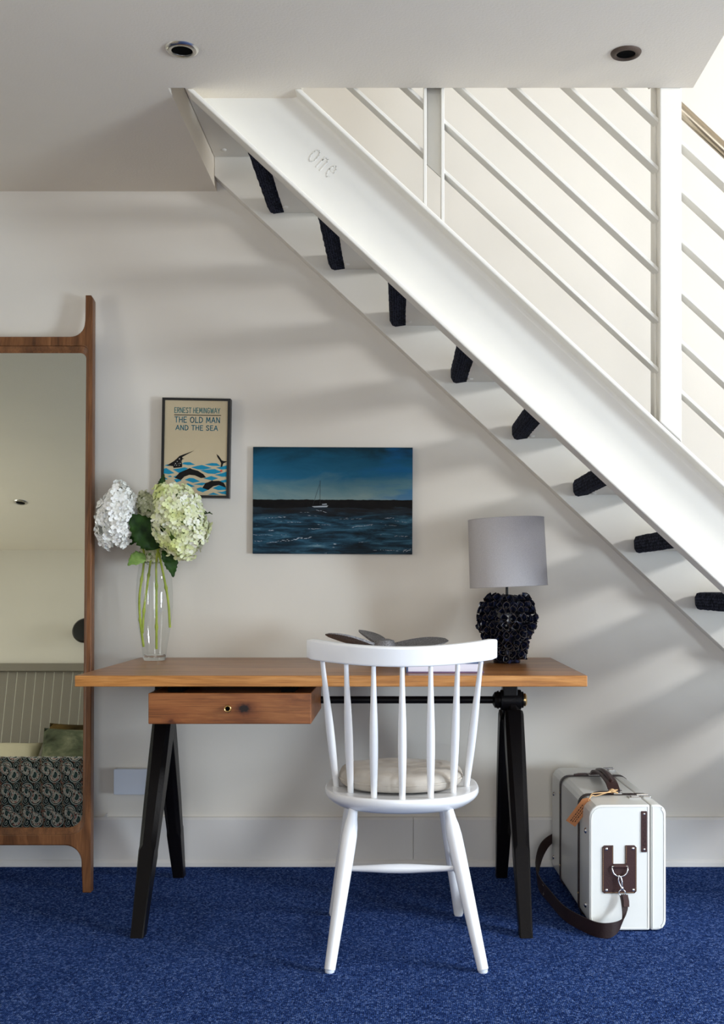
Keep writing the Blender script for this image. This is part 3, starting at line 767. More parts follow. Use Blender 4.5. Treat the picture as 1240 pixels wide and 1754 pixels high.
# ================================================================== VASE AND HYDRANGEAS
VX, VY = -0.846, -0.165
va = thing('glass_vase', 'tall clear glass vase holding hydrangea stems on the desk', 'vase', (VX, VY, DZ))
outer = [(0.0375, 0.001), (0.0385, 0.006), (0.0392, 0.018), (0.0425, 0.045), (0.050, 0.09), (0.0575, 0.14), (0.0615, 0.19), (0.0617, 0.23), (0.0585, 0.28), (0.0535, 0.315), (0.0505, 0.332)]
inner = [(r - 0.0022, z) for (r, z) in outer[3:]]
vb = MB().lathe(outer, 64, caps=False); part('vessel', vb, 'glass', va, world=False, smooth=60)
gsol = G('solid_glass'); gsol.base((0.97, 0.985, 0.98)); gsol.set(rough=0.0); gsol.b.inputs['Transmission Weight'].default_value = 1.0; gsol.b.inputs['IOR'].default_value = 1.45
part('solid_foot', MB().lathe([(0.036, 0.0005), (0.0372, 0.003), (0.038, 0.017), (0.0345, 0.0205), (0.001, 0.0195)], 48), gsol.m, va, world=False, smooth=50)
part('rim', MB().tube([(0.0494 * math.cos(2 * math.pi * k / 48), 0.0494 * math.sin(2 * math.pi * k / 48), 0.332) for k in range(48)], 0.0013, 6, closed=True), 'glass', va, world=False, smooth=60)

def floret(mb, c, nrm, s, spin):
    q = nrm.to_track_quat('Z', 'Y').to_matrix()
    for k in range(4):
        a = spin + k * math.pi / 2; ca, sa = math.cos(a), math.sin(a)
        cup = rng.uniform(-0.25, 0.35)
        loc = [(0.05, 0, 0), (0.36, -0.44, 0.10 + cup * .3), (0.80, -0.42, 0.12 + cup), (1.0, 0.0, 0.10 + cup), (0.80, 0.42, 0.12 + cup), (0.36, 0.44, 0.10 + cup * .3), (0.6, 0, 0.04 + cup * .4)]
        vs = [c + q @ (Vector((x * ca - y * sa, x * sa + y * ca, z)) * s) for (x, y, z) in loc]
        mb.add(vs, [(0, 1, 6), (1, 2, 6), (2, 3, 6), (3, 4, 6), (4, 5, 6), (5, 0, 6)])
def head_mesh(c, rx, ry, rz, n, s, tiltm, bumps):
    mb = MB(); c = Vector(c); ga = math.pi * (3 - math.sqrt(5))
    for i in range(n):
        z = 1 - 2 * (i + 0.5) / n; r = math.sqrt(1 - z * z); a = ga * i
        d = Vector((r * math.cos(a), r * math.sin(a), z))
        k = 1 + 0.10 * math.sin(d.x * bumps[0] + d.z * bumps[1]) + rng.uniform(-0.09, 0.07)
        p = Vector((d.x * rx, d.y * ry, d.z * rz)) * k
        nn = Vector((d.x / rx, d.y / ry, d.z / rz)).normalized() + Vector((rng.uniform(-.5, .5), rng.uniform(-.5, .5), rng.uniform(-.5, .5)))
        p = tiltm @ p; nn = (tiltm @ nn).normalized()
        floret(mb, c + p, nn, s * rng.uniform(0.85, 1.15), rng.uniform(0, 1.57))
    return mb
def leaf_mesh(base, tip, up, wd, fold=0.25, curl=0.15, n=18):
    base, tip, up = Vector(base), Vector(tip), Vector(up)
    ax = tip - base; L = ax.length; ax.normalize(); sd = ax.cross(up).normalized(); up = sd.cross(ax).normalized()
    mb = MB(); vs = []; fs = []; m = 3
    for i in range(n + 1):
        t = i / n
        wl = wd * (math.sin(math.pi * min(1, t ** 0.72)) ** 0.85) * (1 + (0.09 if i % 2 else -0.05)) if 0 < i < n else 0.0004
        for j in range(-m, m + 1):
            q = j / m
            p = base + ax * (L * t + (0.02 * L * (i % 2) if abs(j) == m else 0)) + sd * wl * q + up * (fold * abs(q) * wl - curl * L * t * t + 0.0035 * math.sin(t * 22 + abs(q) * 2) * abs(q))
            vs.append(p)
    W = 2 * m + 1
    for i in range(n):
        for j in range(W - 1):
            a = i * W + j; fs.append((a, a + 1, a + W + 1, a + W))
    mb.add(vs, fs); return mb
def stem_mesh(pts, r0=0.0042, r1=0.0036, nodes=(0.3, 0.62)):
    P = crom(pts, 8); mb = MB(); m = len(P)
    rad = [r0 + (r1 - r0) * i / (m - 1) + (0.0022 if any(abs(i / (m - 1) - t) < 0.5 / (m - 1) for t in nodes) else 0) for i in range(m)]
    return mb.tube(P, rad, 8)
SZ = DZ
def px3(u, v, d): return ((u - 689) * d / F, d - 4.0, 0.998 + (1002 - v) * d / F)
def hydrangea(label, headargs, headmat, stempts, leaves, nodes):
    t = thing('hydrangea', label, 'flower', (VX, VY, DZ + 0.025), group='hydrangeas in the glass vase')
    if headargs:
        h = part('flower_head', head_mesh(*headargs), headmat, t, smooth=0); h['kind'] = 'stuff'
        c, rx, ry, rz = headargs[:4]
        core = MB().lathe([(max(0.0005, 0.8 * rx * math.sin(math.pi * i / 10)), -0.8 * rz * math.cos(math.pi * i / 10)) for i in range(11)], 16)
        core.xf(Matrix.Translation(c) @ headargs[6].to_4x4()); part('flower_core', core, 'leaf2' if headmat != 'pet_white' else 'pet_cream', t, smooth=60)
    part('stem', stem_mesh(stempts, nodes=nodes), 'stem', t, smooth=50)
    for lf in leaves:
        mt = lf[-1]; o = part('leaf', leaf_mesh(*lf[:-1]), mt, t, smooth=60)
        s_ = o.modifiers.new('solid', 'SOLIDIFY'); s_.thickness = 0.0008
    return t
I3 = Matrix.Identity(3)
tw = Matrix.Rotation(R(14), 3, 'Y')
d0 = 3.835
mouth = lambda u: px3(u, 966, d0)
hydrangea('pure white hydrangea head leaning left towards the mirror',
          (px3(201, 884, 3.80), 0.061, 0.062, 0.104, 260, 0.0160, Matrix.Rotation(R(12), 3, 'Y'), (5, 3)), 'pet_white',
          [px3(246, 1108, d0), px3(240, 1062, d0), px3(239, 1020, d0), px3(246, 966, d0), px3(243, 935, 3.83), px3(215, 900, 3.81)],
          [(px3(248, 950, 3.82), px3(221, 962, 3.77), (0.1, -1, 0.5), 0.026, 0.1, 0.25, 'leaf2')], (0.2, 0.5))
hydrangea('large lime and white hydrangea head in front of the framed poster',
          (px3(309, 890, 3.79), 0.085, 0.080, 0.124, 330, 0.0172, Matrix.Rotation(R(-14), 3, 'Y'), (4, 4)), 'pet_green',
          [px3(268, 1112, d0), px3(268, 1060, d0), px3(268, 1010, d0), px3(268, 960, d0), px3(276, 930, 3.82), px3(298, 905, 3.80)],
          [(px3(276, 938, 3.80), px3(222, 880, 3.755), (0.2, -1, 0.25), 0.052, 0.12, 0.10, 'leaf'),
           (px3(285, 935, 3.79), px3(299, 984, 3.76), (0.5, -1, 0.1), 0.027, 0.2, 0.2, 'leaf'),
           (px3(330, 880, 3.82), px3(363, 876, 3.80), (0, -0.3, 1), 0.014, 0.2, 0.1, 'leaf')], (0.16, 0.42, 0.66))
hydrangea('small cream hydrangea head half hidden behind the dark leaf',
          (px3(250, 868, 3.88), 0.034, 0.04, 0.048, 90, 0.0125, I3, (5, 3)), 'pet_cream',
          [px3(291, 1075, d0), px3(288, 1030, d0), px3(280, 985, d0), px3(272, 950, d0), px3(258, 910, 3.86), px3(250, 880, 3.88)],
          [(px3(272, 850, 3.85), px3(281, 812, 3.84), (0.3, -1, 0.1), 0.014, 0.2, 0.1, 'leaf'),
           (px3(262, 905, 3.79), px3(275, 868, 3.775), (-0.4, -1, 0.1), 0.016, 0.2, 0.1, 'leaf')], (0.3, 0.6))
hydrangea('drooping pale hydrangea head behind the vase mouth',
          (px3(262, 948, 3.90), 0.040, 0.034, 0.034, 80, 0.012, I3, (5, 3)), 'pet_cream',
          [px3(244, 1085, d0), px3(247, 1040, 3.84), px3(254, 990, 3.85), px3(258, 960, 3.88)],
          [(px3(240, 915, 3.82), px3(214, 932, 3.80), (0.1, -1, 0.4), 0.018, 0.2, 0.2, 'leaf')], (0.3, 0.7))

# ================================================================== POSTER
PC = ((335 - 689) * 3.965 / F, 0.0, 0.998 + (1002 - 767) * 3.965 / F)
po = thing('framed_poster', 'black-framed cream book-cover poster with blue waves and a leaping marlin', 'picture', (PC[0], -0.002, PC[2]), (0, R(1.0), 0))
SCL = 3.965 / F / 8.267
def zp(x, y): return ((x - 632) * SCL + (y - 795) * SCL * 0.02, -(y - 795) * SCL - (x - 632) * SCL * 0.0)
hw, hh = 0.1205, 0.1755
mb = MB()
for (a, b) in (((-hw, -hh), (hw, -hh + 0.0085)), ((-hw, hh - 0.0085), (hw, hh)), ((-hw, -hh + 0.0085), (-hw + 0.0095, hh - 0.0085)), ((hw - 0.0095, -hh + 0.0085), (hw, hh - 0.0085))):
    mb.box((a[0], -0.034, a[1]), (b[0], 0.0, b[1]))
part('frame', mb, 'black', po, world=False, smooth=0)
M['cream'] = paint('cream_canvas', srgb(198, 182, 150), 0.8, 500, 0.35, 0.04, 0.1)
M['teal'] = paint('teal_ink', srgb(34, 138, 172), 0.7, 300, 0.2, 0.10, 0.1)
M['tealtxt'] = paint('teal_lettering', srgb(44, 112, 128), 0.7, 300, 0.2, 0.12, 0.1)
M['fish'] = paint('marlin_black', (0.014, 0.013, 0.012), 0.7, 300, 0.2, 0.2, 0.1)
M['fleck'] = paint('cream_fleck', srgb(206, 200, 190), 0.7, 300, 0.1, 0.05, 0.1)
M['red'] = paint('red_fleck', srgb(222, 74, 48), 0.7, 300, 0.1, 0.05, 0.1)
part('print', MB().box((-hw + 0.009, -0.030, -hh + 0.008), (hw - 0.009, -0.001, hh - 0.008)), 'cream', po, world=False, smooth=0)
def sheet(mb, poly, y): mb.prism([zp(*p) for p in poly], 'y', -0.0302, y)
def text_line(name, s, xa, xb, ya, yb, sw, mat):
    mb = MB(); a = zp(xa, yb); b = zp(xb, ya)
    strokes(mb, s, a[0], a[1], b[0] - a[0], b[1] - a[1], sw, -0.0299, 0.0006, wob=0.02)
    part(name, mb, mat, po, world=False, smooth=0)
M['txt1'] = paint('grey_teal_lettering', srgb(92, 136, 134), 0.7, 300, 0.2, 0.12, 0.1)
text_line('lettering', 'ERNEST HEMINGWAY', 332, 978, 228, 300, 0.0024, 'txt1')
text_line('lettering', 'THE OLD MAN', 335, 978, 360, 436, 0.0028, 'tealtxt')
text_line('lettering', 'AND THE SEA', 350, 945, 478, 544, 0.0027, 'tealtxt')
mb = MB(); sheet(mb, [(328, 327), (992, 325), (992, 334), (328, 337)], -0.0306); part('ruled_line', mb, 'fish', po, world=False, smooth=0)
waves = [[(430, 1025), (470, 1002), (550, 998), (625, 1035), (520, 1042)], [(190, 1052), (235, 1035), (300, 1052), (230, 1060)], [(755, 1028), (860, 1005), (930, 1008), (985, 1045), (860, 1046)],
         [(565, 1073), (640, 1052), (720, 1036), (860, 1078), (740, 1102), (660, 1100)], [(918, 1070), (985, 1058), (1070, 1036), (1083, 1042), (1083, 1088), (1000, 1096)],
         [(175, 1100), (215, 1088), (330, 1158), (250, 1174), (175, 1165)], [(305, 1105), (420, 1085), (470, 1072), (525, 1085), (430, 1150), (385, 1150)], [(690, 1110), (800, 1100), (900, 1090), (1005, 1130), (900, 1160), (800, 1155)],
         [(900, 1172), (1000, 1148), (1080, 1120), (1080, 1195), (1000, 1198)], [(230, 1205), (270, 1192), (300, 1208), (265, 1216)], [(310, 1212), (370, 1185), (420, 1215), (370, 1235)], [(740, 1228), (850, 1190), (950, 1220), (860, 1252)],
         [(180, 1210), (240, 1245), (180, 1250)], [(320, 1248), (400, 1235), (430, 1262), (360, 1290)], [(475, 1250), (540, 1222), (600, 1225), (692, 1270), (590, 1290)], [(600, 1312), (720, 1285), (790, 1292), (720, 1325)],
         [(960, 1262), (1078, 1230), (1078, 1275), (1010, 1280)], [(470, 1322), (520, 1298), (620, 1340), (540, 1356)], [(640, 1372), (700, 1350), (810, 1385), (730, 1422), (660, 1400)], [(870, 1362), (960, 1320), (1060, 1345), (1060, 1380), (950, 1388)],
         [(930, 1412), (1000, 1412), (1076, 1390), (1076, 1450), (1000, 1440)], [(800, 1456), (880, 1424), (970, 1456)]]
mb = MB()
for p in waves: sheet(mb, p, -0.0307)
part('printed_waves', mb, 'teal', po, world=False, smooth=0)
fish = [[(222, 1050), (320, 990), (372, 945), (400, 915), (450, 895), (606, 836), (480, 905), (440, 930), (445, 945), (470, 952), (440, 962), (432, 1000), (440, 1040), (436, 1072), (318, 1086), (310, 1060)],
        [(930, 880), (960, 905), (1000, 965), (1030, 975), (1085, 978), (1040, 1000), (1020, 1010), (1008, 1055), (985, 1060), (992, 1005), (970, 965), (940, 920)],
        [(335, 1225), (400, 1150), (500, 1105), (550, 1082), (580, 1098), (660, 1118), (740, 1165), (776, 1212), (705, 1222), (620, 1185), (540, 1178), (470, 1205), (420, 1255)],
        [(725, 1362), (770, 1290), (800, 1282), (865, 1252), (880, 1260), (960, 1255), (1030, 1285), (1062, 1348), (1040, 1345), (960, 1315), (880, 1335), (810, 1388)],
        [(440, 1305), (480, 1315), (515, 1355), (500, 1362), (460, 1335)]]
mb = MB()
for p in fish: sheet(mb, p, -0.0311)
part('printed_marlin', mb, 'fish', po, world=False, smooth=0)
mb = MB()
for (x, y, r) in ((402, 955, 9), (370, 992, 6), (345, 1022, 7), (412, 1018, 7), (362, 1046, 6), (398, 1048, 5), (335, 1045, 5), (385, 1022, 4), (425, 985, 4)):
    sheet(mb, [(x + r * math.cos(k * 1.05), y + r * math.sin(k * 1.05)) for k in range(6)], -0.0315)
part('printed_fleck', mb, 'fleck', po, world=False, smooth=0)
mb = MB(); sheet(mb, [(972, 1112), (1000, 1102), (1016, 1118), (985, 1130)], -0.0315); part('printed_fleck', mb, 'red', po, world=False, smooth=0)

# ================================================================== SEA PAINTING
PX0, PX1 = (433 - 689) * 3.982 / F, (706.5 - 689) * 3.982 / F
PZ1, PZ0 = 0.998 + (1002 - 766) * 3.982 / F, 0.998 + (1002 - 949) * 3.982 / F
PW, PH = PX1 - PX0, PZ1 - PZ0
g = G('seascape_paint'); c = g.coord(); s3 = g.sep(c)
u_ = g.math('ADD', g.math('DIVIDE', s3[0], PW), 0.5); v_ = g.math('ADD', g.math('DIVIDE', s3[2], PH), 0.5)
st_n = g.noise(g.map(c, (7, 1, 52)), 1.0, 5, 0.68, 0.5)
sk_n = g.noise(g.map(c, (5, 1, 16)), 1.0, 5, 0.6, 0.5)
vv = g.math('ADD', v_, g.math('MULTIPLY', g.math('SUBTRACT', sk_n, 0.5), 0.30))
sky = g.ramp(vv, [(0.50, srgb(122, 146, 146)), (0.62, srgb(88, 126, 136)), (0.74, srgb(34, 100, 132)), (0.88, srgb(20, 82, 110)), (1.0, srgb(10, 46, 60))])
sky = g.mix(g.ramp(g.math('MULTIPLY', u_, g.noise(g.map(c, (3, 1, 12)), 2.0, 3)), [(0.38, (0, 0, 0)), (0.56, (0.6, 0.6, 0.6))]), sky, srgb(20, 96, 150))
sea = g.ramp(st_n, [(0.30, srgb(6, 12, 16)), (0.42, srgb(16, 38, 50)), (0.52, srgb(30, 62, 80)), (0.62, srgb(50, 92, 112)), (0.74, srgb(112, 142, 152))])
sea = g.mix(g.ramp(v_, [(0.0, (0.35, 0.35, 0.35)), (0.10, (0.0, 0.0, 0.0)), (0.32, (0, 0, 0)), (0.40, (0.8, 0.8, 0.8))]), sea, srgb(26, 22, 21))
wc = g.noise(g.map(c, (16, 1, 95), (3.1, 0, 1.7)), 1.0, 4, 0.7, 0.8)
wm = g.math('MULTIPLY', g.ramp(wc, [(0.66, (0, 0, 0)), (0.71, (1, 1, 1))]), g.ramp(v_, [(0.04, (1, 1, 1)), (0.33, (0.8, 0.8, 0.8)), (0.37, (0, 0, 0))]))
sea = g.mix(wm, sea, srgb(196, 204, 210))
edge = g.noise(g.map(c, (26, 1, 0)), 1.0, 3)
hor = g.math('ADD', 0.508, g.math('MULTIPLY', g.math('SUBTRACT', edge, 0.5), 0.02))
land = g.ramp(g.noise(c, 30, 3), [(0.3, srgb(5, 5, 6)), (0.7, srgb(16, 14, 13))])
lowb = g.math('ADD', 0.435, g.math('MULTIPLY', g.math('SUBTRACT', st_n, 0.5), 0.10))
img = g.mix(g.math('GREATER_THAN', v_, lowb), sea, land)
img = g.mix(g.math('GREATER_THAN', v_, hor), img, sky)
g.base(img); g.set(rough=0.55, spec=0.12); g.bump(g.noise(g.map(c, (60, 60, 160)), 1.0, 4), 0.35, 0.003)
M['sea'] = g.m; M['edge'] = paint('painted_board_edge', srgb(20, 44, 54), 0.6, 60, 0.2, 0.2)
pt = thing('sea_painting', 'unframed painting of a dark blue sea with a small sailing boat', 'painting', ((PX0 + PX1) / 2, -0.001, (PZ0 + PZ1) / 2), (0, R(0.25), 0))
brd = part('board', MB().box((-PW / 2, -0.018, -PH / 2), (PW / 2, 0, PH / 2)), ['sea', 'edge'], pt, world=False, smooth=0, bevel=0.001)
for p in brd.data.polygons:
    if p.normal.y > -0.5: p.material_index = 1
M['boatw'] = paint('boat_white_paint', srgb(168, 176, 184), 0.6, 60, 0.2, 0.1); M['boatk'] = paint('mast_paint', srgb(12, 16, 20), 0.6, 60, 0.2, 0.1)
def P2(zx, zy): return ((zx - 620) / 3.647 * 3.982 / F, -(zy - 430) / 3.647 * 3.982 / F)
def bstroke(mb, a, b, w_):
    a, b = Vector(P2(*a)), Vector(P2(*b)); d = (b - a).normalized(); nn = Vector((-d.y, d.x)) * w_ / 2
    mb.prism([tuple(a - nn), tuple(b - nn), tuple(b + nn), tuple(a + nn)], 'y', -0.0179, -0.0186)
mb = MB(); bstroke(mb, (541, 305), (541, 462), 0.0013); bstroke(mb, (537, 330), (497, 458), 0.0009); part('painted_rigging', mb, 'boatk', pt, world=False, smooth=0)
mb = MB()
for poly in ([(490, 466), (592, 461), (585, 471), (505, 473)], [(552, 452), (582, 449), (585, 455), (556, 457)]):
    mb.prism([P2(*p) for p in poly], 'y', -0.0179, -0.0184)
for (xa, ya, xb, yb, n_, sp_y, th_) in ((515, 488, 580, 502, 6, 5, 3), (415, 503, 470, 504, 3, 2, 3), (470, 524, 540, 528, 3, 2, 3), (195, 541, 335, 534, 9, 5, 4), (205, 697, 300, 684, 8, 5, 5), (300, 684, 485, 658, 16, 9, 6),
        (765, 588, 875, 580, 10, 5, 4), (660, 546, 810, 542, 9, 3, 2), (940, 538, 1012, 536, 5, 3, 4), (1010, 556, 1095, 566, 5, 3, 3), (950, 582, 1025, 585, 5, 3, 3), (1000, 650, 1090, 653, 7, 4, 4), (870, 737, 1025, 741, 9, 4, 4),
        (340, 566, 420, 567, 6, 3, 3), (465, 606, 550, 607, 6, 3, 3), (125, 646, 240, 649, 8, 4, 3), (130, 682, 180, 686, 4, 4, 4), (1060, 745, 1110, 732, 9, 10, 5), (527, 581, 620, 581, 5, 2, 2), (295, 645, 330, 646, 2, 2, 3)):
    for k in range(n_):
        t_ = (k + rng.random()) / n_; L2 = rng.uniform(8, 26); hh2 = th_ * rng.uniform(0.3, 0.9)
        x_ = xa + (xb - xa) * t_; y_ = ya + (yb - ya) * t_ + rng.uniform(-sp_y, sp_y) * 0.6; sl_ = (yb - ya) / max(1, abs(xb - xa)) * L2 / 2
        mb.prism([P2(x_ - L2 / 2, y_ - sl_), P2(x_, y_ + hh2 / 2), P2(x_ + L2 / 2, y_ + sl_), P2(x_, y_ - hh2 / 2)], 'y', -0.0179, -0.0183)
part('painted_highlights', mb, 'boatw', pt, world=False, smooth=0)['kind'] = 'stuff'

# ================================================================== SOCKET BOX, CLIP
so = thing('socket_box', 'pale blank electrical box fixed low on the wall behind the desk leg', 'socket', (-0.944, -0.001, 0.259))
part('back_box', MB().box((-0.071, -0.026, 0.002), (0.071, 0, 0.087)), 'plastic', so, world=False, smooth=0, bevel=0.002)
part('cover_plate', MB().prism(rrect(-0.0735, 0.0, 0.0735, 0.0895, 0.004), 'y', -0.026, -0.040), 'plastic', so, world=False, smooth=40, bevel=0.0012)
cl = thing('cable_clip', 'tiny white cable clip on the skirting top beside the mirror', 'clip', ((180 - 689) * 3.98 / F, -0.004, 0.1745))
part('clip_body', MB().prism([(-0.008, 0), (0.006, 0), (0.006, 0.011), (0.001, 0.011)], 'y', -0.012, 0.003), 'skirt', cl, world=False, smooth=0)
part('nail', MB().lathe([(0.002, 0.010), (0.003, 0.012), (0.0005, 0.0135)], 8, (0.003, -0.005)), 'steel', cl, world=False)

# ================================================================== LEANING MIRROR
TH = R(8.2)
mr = thing('leaning_mirror', 'tall walnut-framed mirror leaning against the wall left of the desk', 'mirror', (-1.55, -0.36, 0), (-TH, 0, 0))
# local: x right, z up along the tilted plane, front face at y = 0, thickness to +y
cz = 1 / math.cos(TH)
def xo(z): return 0.539 - (z / 2.034) * 0.072        # outer edge
def xi(z): return 0.499 - (z - 0.207) / 1.62 * 0.050   # glass edge
B = [z * cz for z in (0.0, 0.151, 0.2047, 1.809, 1.861, 2.013)]
def arc(cx, cy, r, a0, a1, n=8): return [(cx + r * math.cos(R(a0 + (a1 - a0) * k / n)), cy + r * math.sin(R(a0 + (a1 - a0) * k / n))) for k in range(n + 1)]
lw, hwn = 0.026, 0.030        # leg and horn widths
xl_in = xo(0) - lw - 0.004; xh_in = xo(B[5]) - hwn
rf = 0.052
right = [(xo(0) - lw, 0.0), (xo(0), 0.0), (xo(B[5]) + 0.0, B[5] - 0.012), (xo(B[5]) - 0.006, B[5]), (xo(B[5]) - hwn + 0.004, B[5])]
# horn inner edge down to the fillet above the top rail
zr = B[4]; fx = xo(zr) - hwn
right += [(fx + 0.001, zr + 0.062)] + arc(fx - 0.048, zr + 0.050, 0.048, 0, -90)
zl = B[1]; lx = xo(zl) - lw - 0.002
lowfil = arc(lx - 0.056, zl - 0.058, 0.056, 90, 0) + [(lx + 0.001, zl - 0.075)]
outer2 = right + [(-x, z) for (x, z) in reversed(right)]
# full outline: bottom right leg start -> up outside -> horn -> rail top -> left side -> down -> bottom rail lower edge
half = [(xo(0) - lw, 0.0)] 
outl = right + [(-x, z) for (x, z) in reversed(right[1:])] + [(-(xo(0) - lw), 0.0)] + [(-x, z) for (x, z) in reversed(lowfil)] + lowfil
inn = []
ri, ro_ = 0.045, 0.022
inn += arc(xi(B[2]) - ri, B[2] + ri, ri, -90, 0) + arc(xi(B[3]) - ro_, B[3] - ro_, ro_, 0, 90)
innl = inn + [(-x, z) for (x, z) in reversed(inn)]
def curve_plate(name, loops, half_t, bevel):
    cd = bpy.data.curves.new(name, 'CURVE'); cd.dimensions = '2D'; cd.fill_mode = 'BOTH'; cd.extrude = half_t - bevel; cd.bevel_depth = bevel; cd.bevel_resolution = 2
    cd.offset = -bevel
    for lp in loops:
        s_ = cd.splines.new('POLY'); s_.points.add(len(lp) - 1); s_.use_cyclic_u = True
        for p, q in zip(s_.points, lp): p.co = (q[0], q[1], 0, 1)
    o = bpy.data.objects.new(name, cd); COL.objects.link(o)
    dg = bpy.context.evaluated_depsgraph_get(); me = bpy.data.meshes.new_from_object(o.evaluated_get(dg))
    bpy.data.objects.remove(o); me.name = name
    return me
zmid = (B[2] + B[3]) / 2
def grow(p, gx, gz):     # opening widened towards stiles and rails
    return (p[0] * (1 + gx / 0.47), zmid + (p[1] - zmid) * (1 + gz / (B[3] - zmid)))
innw = [grow(p, 0.009, 0.021) for p in innl]
me = curve_plate('frame', [outl, innw], 0.021, 0.0045)
me.transform(Matrix.Translation((0, 0.021, 0)) @ Matrix.Rotation(R(90), 4, 'X'))
me.materials.clear(); me.materials.append(M['walnut'])
me.polygons.foreach_set('use_smooth', [True] * len(me.polygons)); me.set_sharp_from_angle(angle=R(30))
fo = link('frame', me, mr)
n_ = len(innl)
mb = MB(); vs = [(x, 0.006, z) for (x, z) in (grow(p, 0.011, 0.023) for p in innl)] + [(x, 0.0125, z) for (x, z) in (grow(p, 0.004, 0.006) for p in innl)] + [(x, 0.0168, z) for (x, z) in innl] + [(x, 0.0169, z) for (x, z) in (grow(p, 0.011, 0.023) for p in innl)]
mb.add(vs, [(k * n_ + i, k * n_ + (i + 1) % n_, ((k + 1) % 4) * n_ + (i + 1) % n_, ((k + 1) % 4) * n_ + i) for k in range(4) for i in range(n_)])
part('inner_moulding', mb, 'walnut', fo, world=False, smooth=40)
gl = [(x + (0.004 if x > 0 else -0.004), z) for (x, z) in innl]
part('mirror_glass', MB().prism([(x, z + (0.004 if z > 1 else -0.004)) for (x, z) in gl], 'y', 0.017, 0.022), 'mirror', mr, world=False, smooth=0)
part('backing_board', MB().box((-0.47, 0.024, B[1] + 0.03), (0.47, 0.03, B[4] - 0.03)), 'drawer', mr, world=False, smooth=0)

# ================================================================== SUITCASE
sc_ = thing('suitcase', 'ivory hard suitcase with brown leather straps standing on the carpet beside the desk', 'suitcase', (0.6395, -0.434, 0.0), (0, 0, R(1.6)))
HW, HL, HH = 0.111, 0.333, 0.365
SX = 0.064
r_ = 0.034
body = rrect(-HW, 0.004, SX, HH, r_, 4, (1, 0, 0, 1))
lid = rrect(SX + 0.003, 0.004, HW, HH, 0.026, 4, (0, 1, 1, 0))
bd = part('case_body', MB().prism(body, 'y', -HL, HL), 'case', sc_, world=False, smooth=20, bevel=0.004, seg=3)
ld = part('case_lid', MB().prism(lid, 'y', -HL, HL), 'case', sc_, world=False, smooth=20, bevel=0.004, seg=3)
part('seam_strip', MB().prism([(SX - 0.004, 0.008), (SX + 0.006, 0.008), (SX + 0.006, HH - 0.003), (SX - 0.004, HH - 0.003)], 'y', -HL + 0.004, HL - 0.004), 'seam', sc_, world=False, smooth=0)
# raised rims round the near end of body and lid
def rim(poly, y, inset, r, mat, parent):
    cx = sum(p[0] for p in poly) / len(poly); cz_ = sum(p[1] for p in poly) / len(poly)
    pts = [(p[0] - inset * (1 if p[0] > cx else -1), y, p[1] - inset * (1 if p[1] > cz_ else -1)) for p in poly]
    part('edge_rim', MB().tube(pts, r, 6, closed=True), mat, parent, world=False, smooth=60)
rim(lid, -HL - 0.0002, 0.0055, 0.0016, 'case', ld); rim(body, -HL - 0.0002, 0.0055, 0.0014, 'case', bd)
loop = rrect(-HW, 0.004, HW, HH, r_, 6)
def strap(y, w_=0.021, t=0.0028):
    o1 = rrect(-HW - 0.0005, 0.0035, HW + 0.0005, HH + 0.0005, r_ - 0.004, 6); o2 = rrect(-HW - t, 0.001, HW + t, HH + t, r_ - 0.002, 6); n = len(o1)
    mb = MB(); vs = []
    for yy in (y - w_ / 2, y + w_ / 2): vs += [(p[0], yy, p[1]) for p in o1] + [(p[0], yy, p[1]) for p in o2]
    fs = []
    for i in range(n):
        j = (i + 1) % n
        fs += [(i, j, n + j, n + i), (2 * n + i, 3 * n + i, 3 * n + j, 2 * n + j), (n + i, n + j, 3 * n + j, 3 * n + i), (i, 2 * n + i, 2 * n + j, j)]
    mb.add(vs, fs); s_ = part('strap', mb, 'strapbk', sc_, world=False, smooth=30)
    # buckle and strap end on the top
    mb = MB().tube([(-0.008, y - 0.015, HH + 0.006), (0.014, y - 0.015, HH + 0.006), (0.014, y + 0.015, HH + 0.006), (-0.008, y + 0.015, HH + 0.006)], 0.002, 8, closed=True)
    mb.tube([(-0.006, y, HH + 0.0075), (0.014, y, HH + 0.0075)], 0.0014, 6); part('buckle', mb, 'steel', s_, world=False)
    part('strap_end', MB().ribbon([(-0.066, y, HH + 0.0045), (-0.05, y, HH + 0.0075), (-0.03, y, HH + 0.008), (-0.006, y, HH + 0.005)], (0, 0.019, 0), 0.003), 'leather', s_, world=False, smooth=30)
    for zz in (0.31, 0.07): part('stud', MB().lathe([(0.0035, 0), (0.003, 0.0014), (0.0005, 0.002)], 10).xf(Matrix.Translation((-HW - t, y, zz)) @ Matrix.Rotation(R(-90), 4, 'Y')), 'brass', s_, world=False)
strap(0.155); strap(-0.175)
# handle between the straps
hp = [(0.0, -0.165, HH + 0.004), (0.0, -0.150, HH + 0.010), (0.0, -0.11, HH + 0.026), (0.0, -0.04, HH + 0.034), (0.0, 0.03, HH + 0.034), (0.0, 0.10, HH + 0.026), (0.0, 0.138, HH + 0.010), (0.0, 0.15, HH + 0.004)]
hd = part('handle', MB().ribbon(crom(hp, 5), (0.036, 0, 0), 0.007), 'leather', sc_, world=False, smooth=40, bevel=0.002)
part('handle_roll', MB().tube(crom([(0, -0.12, HH + 0.026), (0, -0.04, HH + 0.039), (0, 0.03, HH + 0.039), (0, 0.11, HH + 0.026)], 6), [0.004] + [0.0075] * 17 + [0.004], 12), 'leather', hd, world=False, smooth=60)
for yy in (-0.158, 0.146):
    mb = MB().tube([(-0.021, yy - 0.008, HH + 0.006), (0.021, yy - 0.008, HH + 0.006), (0.021, yy + 0.008, HH + 0.010), (-0.021, yy + 0.008, HH + 0.010)], 0.0022, 8, closed=True); part('handle_ring', mb, 'steel', hd, world=False)
